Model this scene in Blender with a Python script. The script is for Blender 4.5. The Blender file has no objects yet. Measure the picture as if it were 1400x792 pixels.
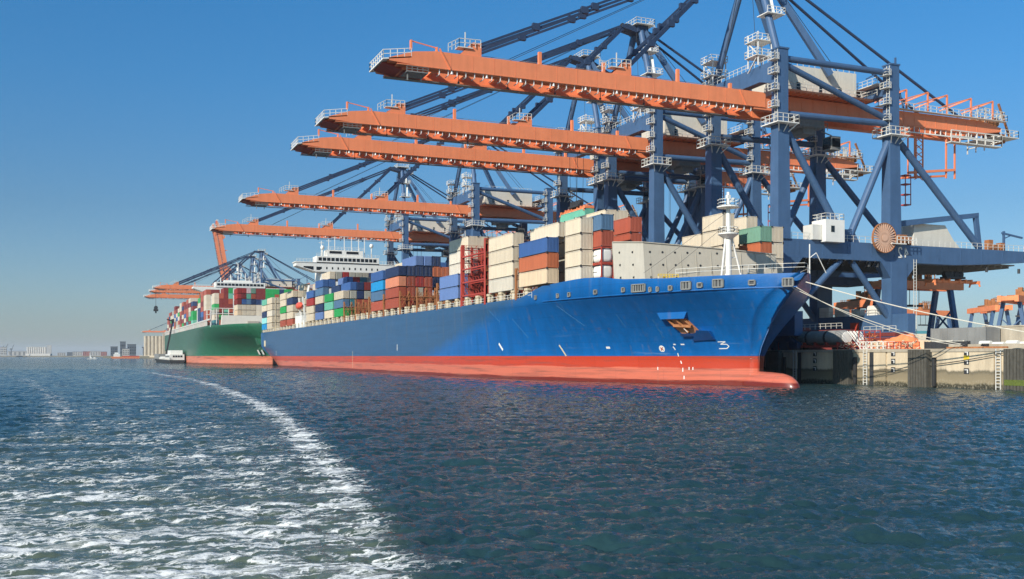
import bpy, math, random
import numpy as np
from mathutils import Vector, Matrix
R = math.radians
rnd = random.Random(7)
sc = bpy.context.scene
C = sc.collection

# ------------------------------------------------------------------ camera, sky, sun, exposure
YAW = R(23.15)
SIN, COS = math.sin(YAW), math.cos(YAW)
FPX, CAMZ, HOR = 1368.0, 4.8, 487.0
cam = bpy.data.cameras.new('camera')
cam.lens = 36 * FPX / 1400
cam.sensor_width = 36
cam.shift_y = (HOR - 396) / 1400
cam.clip_start = 0.5
cam.clip_end = 60000
camo = bpy.data.objects.new('camera', cam)
camo.location = (0, 0, CAMZ)
camo.rotation_euler = (R(90), 0, -YAW)
C.objects.link(camo)
sc.camera = camo

SUN_AZ = R(-118)          # clockwise from +Y, where the sun stands
SUN_EL = R(31)
world = bpy.data.worlds.new('World')
sc.world = world
world.use_nodes = True
wn = world.node_tree
bg = wn.nodes['Background']
sky = wn.nodes.new('ShaderNodeTexSky')
sky.sky_type = 'NISHITA'
sky.sun_disc = False
sky.sun_elevation = SUN_EL
sky.sun_rotation = SUN_AZ
sky.altitude = 0
sky.air_density = 1.0
sky.dust_density = 1.0
sky.ozone_density = 6.0
# deep blue overhead paling to the horizon, the same all the way round
wtc = wn.nodes.new('ShaderNodeTexCoord')
wsep = wn.nodes.new('ShaderNodeSeparateXYZ')
wn.links.new(wtc.outputs['Generated'], wsep.inputs[0])
wr_ = wn.nodes.new('ShaderNodeValToRGB')
el_ = wr_.color_ramp.elements
while len(el_) < 5:
    el_.new(0.5)
for e_, (p_, c_) in zip(el_, [(0.0, (1.24, 1.28, 1.20)), (0.035, (1.04, 1.10, 1.12)), (0.14, (0.74, 0.98, 1.05)), (0.26, (0.53, 1.11, 1.30)), (0.36, (0.43, 1.17, 1.42))]):
    e_.position = p_
    e_.color = (*c_, 1)
wn.links.new(wsep.outputs['Z'], wr_.inputs[0])
wmx = wn.nodes.new('ShaderNodeMix')
wmx.data_type = 'RGBA'
wmx.blend_type = 'MULTIPLY'
wmx.clamp_factor = False
wmx.inputs[0].default_value = 1.0
wn.links.new(sky.outputs[0], wmx.inputs[6])
wn.links.new(wr_.outputs[0], wmx.inputs[7])
wn.links.new(wmx.outputs[2], bg.inputs['Color'])
bg.inputs['Strength'].default_value = 0.083

sl = bpy.data.lights.new('sun', 'SUN')
sl.energy = 4.95
sl.angle = R(0.55)
sl.color = (1.0, 0.93, 0.82)
so = bpy.data.objects.new('sun', sl)
sd = Vector((math.sin(SUN_AZ) * math.cos(SUN_EL), math.cos(SUN_AZ) * math.cos(SUN_EL), math.sin(SUN_EL)))
so.rotation_euler = sd.to_track_quat('Z', 'Y').to_euler()
so.location = (-50, -50, 90)
C.objects.link(so)
sc.view_settings.view_transform = 'Standard'
sc.view_settings.look = 'None'
sc.view_settings.exposure = 0.25
sc.view_settings.gamma = 1
sc.render.engine = 'CYCLES'
sc.cycles.use_denoising = True
sc.cycles.max_bounces = 6
sc.cycles.volume_bounces = 0
sc.cycles.denoising_prefilter = 'FAST'

# ------------------------------------------------------------------ materials
def new_mat(name):
    m = bpy.data.materials.new(name)
    m.use_nodes = True
    nt = m.node_tree
    return m, nt, nt.nodes['Principled BSDF']

def N(nt, t, **kw):
    n = nt.nodes.new(t)
    for k, v in kw.items():
        if k in n.inputs.keys():
            n.inputs[k].default_value = v
        else:
            setattr(n, k, v)
    return n

def ramp(nt, fac, stops):
    r = nt.nodes.new('ShaderNodeValToRGB')
    el = r.color_ramp.elements
    while len(el) < len(stops):
        el.new(0.5)
    for e, (p, c) in zip(el, stops):
        e.position = p
        e.color = c if len(c) == 4 else (*c, 1)
    nt.links.new(fac, r.inputs[0])
    return r

def mixc(nt, fac, a, b, mode='MIX'):
    m = nt.nodes.new('ShaderNodeMix')
    m.data_type = 'RGBA'
    m.blend_type = mode
    for inp, v in ((m.inputs[0], fac), (m.inputs[6], a), (m.inputs[7], b)):
        if isinstance(v, bpy.types.NodeSocket):
            nt.links.new(v, inp)
        elif isinstance(v, (int, float)):
            inp.default_value = v
        else:
            inp.default_value = (*v, 1)
    return m.outputs[2]

def paint(name, col, rough=0.45, wear=(0.16, 0.07, 0.03), wear_amt=0.25, var=0.25, scale=0.35, streak=True, metallic=0.0, bump=0.0):
    """painted or bare surface: broad tone variation, vertical weather streaks and rusty specks"""
    m, nt, p = new_mat(name)
    tc = N(nt, 'ShaderNodeTexCoord')
    geo = N(nt, 'ShaderNodeNewGeometry')
    mp = N(nt, 'ShaderNodeMapping')
    mp.inputs['Scale'].default_value = (1.6, 1.6, 0.12) if streak else (1, 1, 1)
    nt.links.new(geo.outputs['Position'], mp.inputs[0])
    n1 = N(nt, 'ShaderNodeTexNoise', Scale=scale * 2.2, Detail=6.0, Roughness=0.6)
    nt.links.new(mp.outputs[0], n1.inputs['Vector'])
    n2 = N(nt, 'ShaderNodeTexNoise', Scale=scale, Detail=4.0, Roughness=0.6)
    nt.links.new(geo.outputs['Position'], n2.inputs['Vector'])
    lo = tuple(c * (1 - var) for c in col)
    hi = tuple(min(1, c * (1 + var * 0.6)) for c in col)
    r1 = ramp(nt, n1.outputs[0], [(0.3, lo), (0.7, hi)])
    c1 = mixc(nt, 0.5, r1.outputs[0], ramp(nt, n2.outputs[0], [(0.3, hi), (0.7, lo)]).outputs[0])
    n3 = N(nt, 'ShaderNodeTexNoise', Scale=scale * 5, Detail=8.0, Roughness=0.7)
    nt.links.new(mp.outputs[0], n3.inputs['Vector'])
    wr = ramp(nt, n3.outputs[0], [(0.60, (0, 0, 0)), (0.75, (wear_amt,) * 3)])
    c2 = mixc(nt, wr.outputs[0], c1, wear)
    nt.links.new(c2, p.inputs['Base Color'])
    p.inputs['Roughness'].default_value = rough
    p.inputs['Metallic'].default_value = metallic
    if bump:
        b = N(nt, 'ShaderNodeBump', Strength=bump, Distance=0.1)
        nt.links.new(n3.outputs[0], b.inputs['Height'])
        nt.links.new(b.outputs[0], p.inputs['Normal'])
    return m

M = {}
M['blue'] = paint('crane_blue_paint', (0.053, 0.110, 0.212), 0.5, wear_amt=0.12, var=0.2)
M['orange'] = paint('crane_orange_paint', (0.78, 0.235, 0.10), 0.55, wear=(0.25, 0.06, 0.03), wear_amt=0.25, var=0.14)
M['white'] = paint('white_paint', (0.74, 0.72, 0.66), 0.5, wear_amt=0.25, var=0.12)
M['rail'] = paint('galvanised_rail', (0.62, 0.60, 0.54), 0.5, wear_amt=0.2, var=0.15)
M['house'] = paint('cream_cladding', (0.62, 0.58, 0.49), 0.55, wear_amt=0.15, var=0.1)
M['grey'] = paint('grey_steel', (0.22, 0.22, 0.21), 0.6, wear_amt=0.3, var=0.25)
M['dark'] = paint('dark_steel', (0.035, 0.037, 0.04), 0.6, wear_amt=0.15, var=0.3)
M['stay'] = paint('dark_blue_stay_bars', (0.024, 0.045, 0.095), 0.55, wear_amt=0.05, var=0.2)
M['copper'] = paint('copper_reel', (0.66, 0.40, 0.27), 0.5, wear_amt=0.2, var=0.2)
M['red'] = paint('red_paint', (0.42, 0.055, 0.035), 0.5, wear_amt=0.3, var=0.25)
M['rust'] = paint('rusty_steel', (0.36, 0.14, 0.05), 0.8, wear=(0.62, 0.40, 0.16), wear_amt=0.8, var=0.4, scale=0.9)
M['anchor_rust'] = paint('anchor_pocket_rust', (0.50, 0.20, 0.09), 0.8, wear=(0.2, 0.06, 0.03), wear_amt=0.8, var=0.35, scale=1.2)
M['buff'] = paint('buff_deck_paint', (0.60, 0.50, 0.34), 0.6, wear=(0.33, 0.13, 0.05), wear_amt=0.6, var=0.2, scale=0.8)
M['grey_paint'] = paint('pale_grey_wall_paint', (0.40, 0.365, 0.295), 0.6, wear=(0.36, 0.18, 0.07), wear_amt=0.5, var=0.12, scale=0.6)
M['deck'] = paint('deck_paint', (0.20, 0.11, 0.08), 0.7, wear_amt=0.3, var=0.25)
M['tarp'] = paint('orange_tarp', (0.85, 0.26, 0.10), 0.7, wear_amt=0.05, var=0.2)
M['rope'] = paint('pale_mooring_rope', (0.62, 0.57, 0.47), 0.9, wear_amt=0.1, var=0.2, scale=3)
M['glass'], _nt, _p = new_mat('dark_window_glass')
_p.inputs['Base Color'].default_value = (0.015, 0.02, 0.025, 1)
_p.inputs['Roughness'].default_value = 0.12
M['yellow'] = paint('yellow_paint', (0.75, 0.52, 0.03), 0.5)
M['lifeboat'] = paint('lifeboat_red', (0.72, 0.10, 0.05), 0.4)
M['shed'] = paint('pale_shed', (0.46, 0.44, 0.40), 0.7, var=0.15, scale=0.05)
M['brick_red'] = paint('far_red_cladding', (0.36, 0.12, 0.09), 0.7, var=0.2, scale=0.05)
M['far_dark'] = paint('far_dark_cladding', (0.10, 0.12, 0.14), 0.7, var=0.3, scale=0.05)
M['land'] = paint('shore_ground', (0.14, 0.13, 0.09), 0.9, var=0.4, scale=0.02, streak=False)
M['hatch_red'] = paint('hatch_cover_red', (0.19, 0.035, 0.03), 0.7, wear_amt=0.5, var=0.4)
M['fairlead'] = paint('worn_fairlead_steel', (0.22, 0.22, 0.20), 0.6, wear=(0.5, 0.46, 0.40), wear_amt=0.6, var=0.4, scale=1.5)
M['scuff'] = paint('scuffed_paint', (0.035, 0.14, 0.30), 0.6, wear_amt=0.05, var=0.3, scale=2)
M['tread'] = paint('black_rubber', (0.02, 0.02, 0.02), 0.8, var=0.3)

def cont_mat():
    m, nt, p = new_mat('container_paint')
    oi = N(nt, 'ShaderNodeObjectInfo')
    geo = N(nt, 'ShaderNodeNewGeometry')
    mp = N(nt, 'ShaderNodeMapping')
    mp.inputs['Scale'].default_value = (1.3, 1.3, 0.25)
    nt.links.new(geo.outputs['Position'], mp.inputs[0])
    n1 = N(nt, 'ShaderNodeTexNoise', Scale=1.1, Detail=6.0, Roughness=0.65)
    nt.links.new(mp.outputs[0], n1.inputs['Vector'])
    k = ramp(nt, n1.outputs[0], [(0.28, (0.87, 0.87, 0.86)), (0.65, (1.05, 1.045, 1.03))])
    c1 = mixc(nt, 1.0, oi.outputs['Color'], k.outputs[0], 'MULTIPLY')
    n2 = N(nt, 'ShaderNodeTexNoise', Scale=2.6, Detail=8.0, Roughness=0.75)
    nt.links.new(mp.outputs[0], n2.inputs['Vector'])
    wr = ramp(nt, n2.outputs[0], [(0.64, (0, 0, 0)), (0.80, (0.42,) * 3)])
    c2 = mixc(nt, wr.outputs[0], c1, (0.20, 0.10, 0.05))
    nt.links.new(c2, p.inputs['Base Color'])
    p.inputs['Roughness'].default_value = 0.5
    return m
M['container'] = cont_mat()

def hull_mat(name, top, boot_hi, boot_lo, streaks, sheen_col):
    m, nt, p = new_mat(name)
    geo = N(nt, 'ShaderNodeNewGeometry')
    sep = N(nt, 'ShaderNodeSeparateXYZ')
    nt.links.new(geo.outputs['Position'], sep.inputs[0])
    mp = N(nt, 'ShaderNodeMapping')
    mp.inputs['Scale'].default_value = (0.5, 0.5, 0.045)
    nt.links.new(geo.outputs['Position'], mp.inputs[0])
    ns = N(nt, 'ShaderNodeTexNoise', Scale=1.0, Detail=7.0, Roughness=0.62)
    nt.links.new(mp.outputs[0], ns.inputs['Vector'])
    mh = N(nt, 'ShaderNodeMapping')
    mh.inputs['Scale'].default_value = (0.05, 0.05, 1.1)
    nt.links.new(geo.outputs['Position'], mh.inputs[0])
    nh = N(nt, 'ShaderNodeTexNoise', Scale=1.0, Detail=7.0, Roughness=0.65)
    nt.links.new(mh.outputs[0], nh.inputs['Vector'])
    lo = tuple(c * 0.78 for c in top)
    c0 = ramp(nt, ns.outputs[0], [(0.3, lo), (0.62, top)]).outputs[0]
    # scuffs: long horizontal pale marks low on the side
    sc1 = ramp(nt, nh.outputs[0], [(0.60, (0, 0, 0)), (0.72, (0.30,) * 3)]).outputs[0]
    zr = N(nt, 'ShaderNodeMapRange')
    zr.inputs['From Min'].default_value = 9.5
    zr.inputs['From Max'].default_value = 5.0
    nt.links.new(sep.outputs['Z'], zr.inputs['Value'])
    mul = N(nt, 'ShaderNodeMath', operation='MULTIPLY')
    nt.links.new(sc1, mul.inputs[0])
    nt.links.new(zr.outputs[0], mul.inputs[1])
    c1 = mixc(nt, mul.outputs[0], c0, streaks)
    # sky sheen amidships painted in as a greyer colour, its edge following the flare
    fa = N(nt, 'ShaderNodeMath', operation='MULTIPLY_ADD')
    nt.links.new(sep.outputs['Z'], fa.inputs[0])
    fa.inputs[1].default_value = SHEEN_EDGE[name][1]
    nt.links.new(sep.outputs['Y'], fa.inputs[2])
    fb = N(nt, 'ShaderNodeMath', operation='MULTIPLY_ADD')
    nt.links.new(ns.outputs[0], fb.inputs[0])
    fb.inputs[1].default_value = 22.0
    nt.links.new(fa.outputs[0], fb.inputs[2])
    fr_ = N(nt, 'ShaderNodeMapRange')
    fr_.inputs['From Min'].default_value = SHEEN_EDGE[name][0] - 7
    fr_.inputs['From Max'].default_value = SHEEN_EDGE[name][0] + 9
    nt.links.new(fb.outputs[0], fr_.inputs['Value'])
    c1 = mixc(nt, fr_.outputs[0], c1, mixc(nt, ramp(nt, nh.outputs[0], [(0.3, (0, 0, 0)), (0.7, (1, 1, 1))]).outputs[0], sheen_col, tuple(x * 0.8 for x in sheen_col)))
    # salt and rust runs
    nr = N(nt, 'ShaderNodeTexNoise', Scale=2.2, Detail=6.0, Roughness=0.7)
    nt.links.new(mp.outputs[0], nr.inputs['Vector'])
    c1 = mixc(nt, ramp(nt, nr.outputs[0], [(0.58, (0, 0, 0)), (0.78, (0.16,) * 3)]).outputs[0], c1, streaks)
    # boot topping below 4.8 m, lighter below the old load line
    edge = N(nt, 'ShaderNodeMath', operation='MULTIPLY_ADD')
    nt.links.new(nh.outputs[0], edge.inputs[0])
    edge.inputs[1].default_value = 1.3
    edge.inputs[2].default_value = -0.65
    zz = N(nt, 'ShaderNodeMath', operation='ADD')
    nt.links.new(sep.outputs['Z'], zz.inputs[0])
    nt.links.new(edge.outputs[0], zz.inputs[1])
    lowf = N(nt, 'ShaderNodeMapRange')
    lowf.inputs['From Min'].default_value = 2.75
    lowf.inputs['From Max'].default_value = 2.85
    nt.links.new(zz.outputs[0], lowf.inputs['Value'])
    wet = N(nt, 'ShaderNodeMapRange')
    wet.inputs['From Min'].default_value = 0.62
    wet.inputs['From Max'].default_value = 0.82
    nt.links.new(zz.outputs[0], wet.inputs['Value'])
    boot = mixc(nt, lowf.outputs[0], boot_lo, boot_hi)
    boot = mixc(nt, wet.outputs[0], tuple(c * 0.35 for c in boot_hi), boot)
    boot = mixc(nt, ramp(nt, nh.outputs[0], [(0.51, (0, 0, 0)), (0.66, (0.6,) * 3)]).outputs[0], boot, (0.16, 0.06, 0.045))
    isb = N(nt, 'ShaderNodeMath', operation='LESS_THAN')
    isb.inputs[1].default_value = 4.8
    nt.links.new(sep.outputs['Z'], isb.inputs[0])
    # plate seams
    sv = N(nt, 'ShaderNodeCombineXYZ')
    nt.links.new(sep.outputs['Y'], sv.inputs[0])
    nt.links.new(sep.outputs['Z'], sv.inputs[1])
    bk = N(nt, 'ShaderNodeTexBrick')
    bk.inputs['Color1'].default_value = (1, 1, 1, 1)
    bk.inputs['Color2'].default_value = (0.93, 0.95, 0.96, 1)
    bk.inputs['Mortar'].default_value = (0.68, 0.71, 0.74, 1)
    bk.inputs['Scale'].default_value = 1.0
    bk.inputs['Mortar Size'].default_value = 0.045
    bk.inputs['Mortar Smooth'].default_value = 0.6
    bk.inputs['Brick Width'].default_value = 11.0
    bk.inputs['Row Height'].default_value = 2.45
    nt.links.new(sv.outputs[0], bk.inputs['Vector'])
    fin = mixc(nt, isb.outputs[0], c1, boot)
    fin = mixc(nt, 0.8, fin, bk.outputs['Color'], 'MULTIPLY')
    # rust runs below the openings
    rv = N(nt, 'ShaderNodeMapping')
    rv.inputs['Scale'].default_value = (0.9, 0.9, 0.03)
    nt.links.new(geo.outputs['Position'], rv.inputs[0])
    rn = N(nt, 'ShaderNodeTexNoise', Scale=1.0, Detail=3.0, Roughness=0.5)
    nt.links.new(rv.outputs[0], rn.inputs['Vector'])
    rp = ramp(nt, rn.outputs[0], [(0.62, (0, 0, 0)), (0.74, (0.24,) * 3)]).outputs[0]
    fin = mixc(nt, rp, fin, (0.20, 0.13, 0.09))
    nt.links.new(fin, p.inputs['Base Color'])
    p.inputs['Roughness'].default_value = 0.42
    p.inputs['Coat Weight'].default_value = 0.3 if 'blue' in name else 0.08
    p.inputs['Coat Roughness'].default_value = 0.12
    nb = N(nt, 'ShaderNodeTexNoise', Scale=0.35, Detail=3.0)
    nt.links.new(geo.outputs['Position'], nb.inputs['Vector'])
    b = N(nt, 'ShaderNodeBump', Strength=0.12, Distance=0.3)
    nt.links.new(nb.outputs[0], b.inputs['Height'])
    nt.links.new(b.outputs[0], p.inputs['Normal'])
    return m
SHEEN_EDGE = {'blue_hull_paint': (277.0, 5.2), 'green_hull_paint': (680.0, 4.0)}  # offset and slope of the painted sheen boundary on each hull
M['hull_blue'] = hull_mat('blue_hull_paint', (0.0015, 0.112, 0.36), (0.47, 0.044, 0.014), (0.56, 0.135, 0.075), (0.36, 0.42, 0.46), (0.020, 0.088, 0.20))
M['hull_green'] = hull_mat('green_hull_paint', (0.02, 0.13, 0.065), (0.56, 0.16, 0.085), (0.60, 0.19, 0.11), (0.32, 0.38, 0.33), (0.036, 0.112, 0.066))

def concrete(name, col, tide):
    m, nt, p = new_mat(name)
    geo = N(nt, 'ShaderNodeNewGeometry')
    sep = N(nt, 'ShaderNodeSeparateXYZ')
    nt.links.new(geo.outputs['Position'], sep.inputs[0])
    mp = N(nt, 'ShaderNodeMapping')
    mp.inputs['Scale'].default_value = (1, 1, 0.25)
    nt.links.new(geo.outputs['Position'], mp.inputs[0])
    n1 = N(nt, 'ShaderNodeTexNoise', Scale=0.5, Detail=8.0, Roughness=0.65)
    nt.links.new(mp.outputs[0], n1.inputs['Vector'])
    c = ramp(nt, n1.outputs[0], [(0.3, tuple(x * 0.7 for x in col)), (0.65, tuple(x * 1.12 for x in col))]).outputs[0]
    n3 = N(nt, 'ShaderNodeTexNoise', Scale=3.0, Detail=8.0, Roughness=0.7)
    nt.links.new(geo.outputs['Position'], n3.inputs['Vector'])
    if tide:
        a = N(nt, 'ShaderNodeMath', operation='MULTIPLY_ADD')
        nt.links.new(n1.outputs[0], a.inputs[0])
        a.inputs[1].default_value = 1.6
        a.inputs[2].default_value = -0.8
        z = N(nt, 'ShaderNodeMath', operation='ADD')
        nt.links.new(sep.outputs['Z'], z.inputs[0])
        nt.links.new(a.outputs[0], z.inputs[1])
        zs = N(nt, 'ShaderNodeMapRange')
        zs.inputs['From Min'].default_value = 0
        zs.inputs['From Max'].default_value = 4
        nt.links.new(z.outputs[0], zs.inputs['Value'])
        band = ramp(nt, zs.outputs[0], [(0.0, (0.03, 0.028, 0.018)), (0.12, (0.05, 0.045, 0.025)), (0.2, (0.27, 0.215, 0.13)), (0.5, (0.23, 0.185, 0.115)), (0.6, (0.15, 0.125, 0.08)), (0.66, (0.17, 0.145, 0.10))])
        f = ramp(nt, zs.outputs[0], [(0.62, (1, 1, 1)), (0.70, (0, 0, 0))]).outputs[0]
        c = mixc(nt, f, c, band.outputs[0])
        sp = ramp(nt, n3.outputs[0], [(0.50, (0, 0, 0)), (0.62, (0.6,) * 3)]).outputs[0]
        g = ramp(nt, zs.outputs[0], [(0.25, (1, 1, 1)), (0.34, (0, 0, 0))]).outputs[0]
        mu = N(nt, 'ShaderNodeMath', operation='MULTIPLY')
        nt.links.new(sp, mu.inputs[0])
        nt.links.new(g, mu.inputs[1])
        c = mixc(nt, mu.outputs[0], c, (0.36, 0.31, 0.22))
    nt.links.new(c, p.inputs['Base Color'])
    p.inputs['Roughness'].default_value = 0.85
    b = N(nt, 'ShaderNodeBump', Strength=0.35, Distance=0.06)
    nt.links.new(n3.outputs[0], b.inputs['Height'])
    nt.links.new(b.outputs[0], p.inputs['Normal'])
    return m
M['quay_wall'] = concrete('quay_concrete', (0.60, 0.485, 0.33), True)
M['concrete'] = concrete('yard_concrete', (0.42, 0.36, 0.27), False)
M['fender'] = paint('weathered_fender_timber', (0.085, 0.078, 0.062), 0.85, wear=(0.22, 0.20, 0.15), wear_amt=0.6, var=0.45, scale=1.4, bump=0.5)
M['algae'] = paint('algae', (0.10, 0.13, 0.02), 0.9, var=0.4, scale=3, streak=False)

def water_mat():
    m, nt, p = new_mat('harbour_water')
    geo = N(nt, 'ShaderNodeNewGeometry')
    at = N(nt, 'ShaderNodeAttribute', attribute_name='foam')
    sp = N(nt, 'ShaderNodeSeparateColor')
    nt.links.new(at.outputs['Color'], sp.inputs[0])
    D = sp.outputs[0]      # foam cover
    A = sp.outputs[1]      # aerated water
    n1 = N(nt, 'ShaderNodeTexNoise', Scale=0.10, Detail=4.0)
    nt.links.new(geo.outputs['Position'], n1.inputs['Vector'])
    base = ramp(nt, n1.outputs[0], [(0.3, (0.013, 0.035, 0.039)), (0.7, (0.020, 0.050, 0.054))]).outputs[0]
    base = mixc(nt, A, base, (0.095, 0.118, 0.082))
    # lacy foam: warped noise ridges plus clots
    wv = N(nt, 'ShaderNodeTexNoise', Scale=1.1, Detail=4.0, Roughness=0.6)
    nt.links.new(geo.outputs['Position'], wv.inputs['Vector'])
    wofs = N(nt, 'ShaderNodeVectorMath', operation='MULTIPLY_ADD')
    nt.links.new(wv.outputs['Color'], wofs.inputs[0])
    wofs.inputs[1].default_value = (1.0, 1.0, 0)
    smap = N(nt, 'ShaderNodeMapping')
    smap.inputs['Rotation'].default_value = (0, 0, YAW)
    smap.inputs['Scale'].default_value = (0.40, 1.15, 1)
    nt.links.new(geo.outputs['Position'], smap.inputs[0])
    nt.links.new(smap.outputs[0], wofs.inputs[2])
    rid = N(nt, 'ShaderNodeTexNoise', Scale=1.25, Detail=6.0, Roughness=0.62)
    rid.noise_dimensions = '2D'
    nt.links.new(wofs.outputs[0], rid.inputs['Vector'])
    ab = N(nt, 'ShaderNodeMath', operation='SUBTRACT')
    nt.links.new(rid.outputs[0], ab.inputs[0])
    ab.inputs[1].default_value = 0.5
    ab2 = N(nt, 'ShaderNodeMath', operation='ABSOLUTE')
    nt.links.new(ab.outputs[0], ab2.inputs[0])
    lace = N(nt, 'ShaderNodeMapRange')         # 1 on the ridges
    lace.inputs['From Min'].default_value = 0.075
    lace.inputs['From Max'].default_value = 0.0
    nt.links.new(ab2.outputs[0], lace.inputs['Value'])
    clot = N(nt, 'ShaderNodeTexNoise', Scale=3.2, Detail=8.0, Roughness=0.7)
    clot.noise_dimensions = '2D'
    nt.links.new(wofs.outputs[0], clot.inputs['Vector'])
    big = N(nt, 'ShaderNodeTexNoise', Scale=0.36, Detail=6.0, Roughness=0.6)
    big.noise_dimensions = '2D'
    bmap = N(nt, 'ShaderNodeMapping')
    bmap.inputs['Rotation'].default_value = (0, 0, YAW)
    bmap.inputs['Scale'].default_value = (0.4, 1.25, 1)
    nt.links.new(geo.outputs['Position'], bmap.inputs[0])
    nt.links.new(bmap.outputs[0], big.inputs['Vector'])
    def math2(op, a, b):
        n = N(nt, 'ShaderNodeMath', operation=op)
        for i, v in enumerate((a, b)):
            if isinstance(v, (int, float)):
                n.inputs[i].default_value = v
            else:
                nt.links.new(v, n.inputs[i])
        return n.outputs[0]
    val = math2('ADD', math2('MULTIPLY', lace.outputs[0], 0.46), math2('MULTIPLY', clot.outputs[0], 0.78))
    val = math2('ADD', val, math2('MULTIPLY', math2('SUBTRACT', big.outputs[0], 0.5), 1.5))
    th = N(nt, 'ShaderNodeMapRange')
    th.inputs['From Min'].default_value = 0.0
    th.inputs['From Max'].default_value = 1.0
    th.inputs['To Min'].default_value = 1.15
    th.inputs['To Max'].default_value = 0.30
    nt.links.new(D, th.inputs['Value'])
    dif = math2('SUBTRACT', val, th.outputs[0])
    fm = N(nt, 'ShaderNodeMapRange')
    fm.inputs['From Min'].default_value = -0.09
    fm.inputs['From Max'].default_value = 0.24
    fm.inputs['To Max'].default_value = 0.95
    nt.links.new(dif, fm.inputs['Value'])
    gate = math2('GREATER_THAN', D, 0.02)
    F = math2('MULTIPLY', fm.outputs[0], gate)
    col = mixc(nt, F, base, (0.74, 0.74, 0.70))
    nt.links.new(col, p.inputs['Base Color'])
    rr = N(nt, 'ShaderNodeMapRange')
    rr.inputs['To Min'].default_value = 0.08
    rr.inputs['To Max'].default_value = 0.75
    nt.links.new(F, rr.inputs['Value'])
    nt.links.new(rr.outputs[0], p.inputs['Roughness'])
    p.inputs['IOR'].default_value = 1.333
    # ripples finer than the mesh
    b1n = N(nt, 'ShaderNodeTexNoise', Scale=2.4, Detail=5.0, Roughness=0.6)
    mpb = N(nt, 'ShaderNodeMapping')
    mpb.inputs['Rotation'].default_value = (0, 0, R(25))
    mpb.inputs['Scale'].default_value = (0.7, 1.25, 1)
    nt.links.new(geo.outputs['Position'], mpb.inputs[0])
    nt.links.new(mpb.outputs[0], b1n.inputs['Vector'])
    b2n = N(nt, 'ShaderNodeTexNoise', Scale=0.45, Detail=4.0, Roughness=0.6)
    nt.links.new(mpb.outputs[0], b2n.inputs['Vector'])
    b1 = N(nt, 'ShaderNodeBump', Strength=1.0, Distance=0.09)
    nt.links.new(b1n.outputs[0], b1.inputs['Height'])
    b2 = N(nt, 'ShaderNodeBump', Strength=1.0, Distance=0.13)
    nt.links.new(b2n.outputs[0], b2.inputs['Height'])
    nt.links.new(b1.outputs[0], b2.inputs['Normal'])
    # swell too far off for the mesh
    b4n = N(nt, 'ShaderNodeTexNoise', Scale=0.16, Detail=5.0, Roughness=0.62)
    nt.links.new(mpb.outputs[0], b4n.inputs['Vector'])
    b4h = math2('MULTIPLY', b4n.outputs[0], sp.outputs[2])
    b4 = N(nt, 'ShaderNodeBump', Strength=1.0, Distance=2.6)
    nt.links.new(b4h, b4.inputs['Height'])
    nt.links.new(b2.outputs[0], b4.inputs['Normal'])
    b2 = b4
    b3 = N(nt, 'ShaderNodeBump', Strength=0.4, Distance=0.06)
    nt.links.new(F, b3.inputs['Height'])
    nt.links.new(b2.outputs[0], b3.inputs['Normal'])
    nt.links.new(b3.outputs[0], p.inputs['Normal'])
    return m
M['water'] = water_mat()

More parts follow.
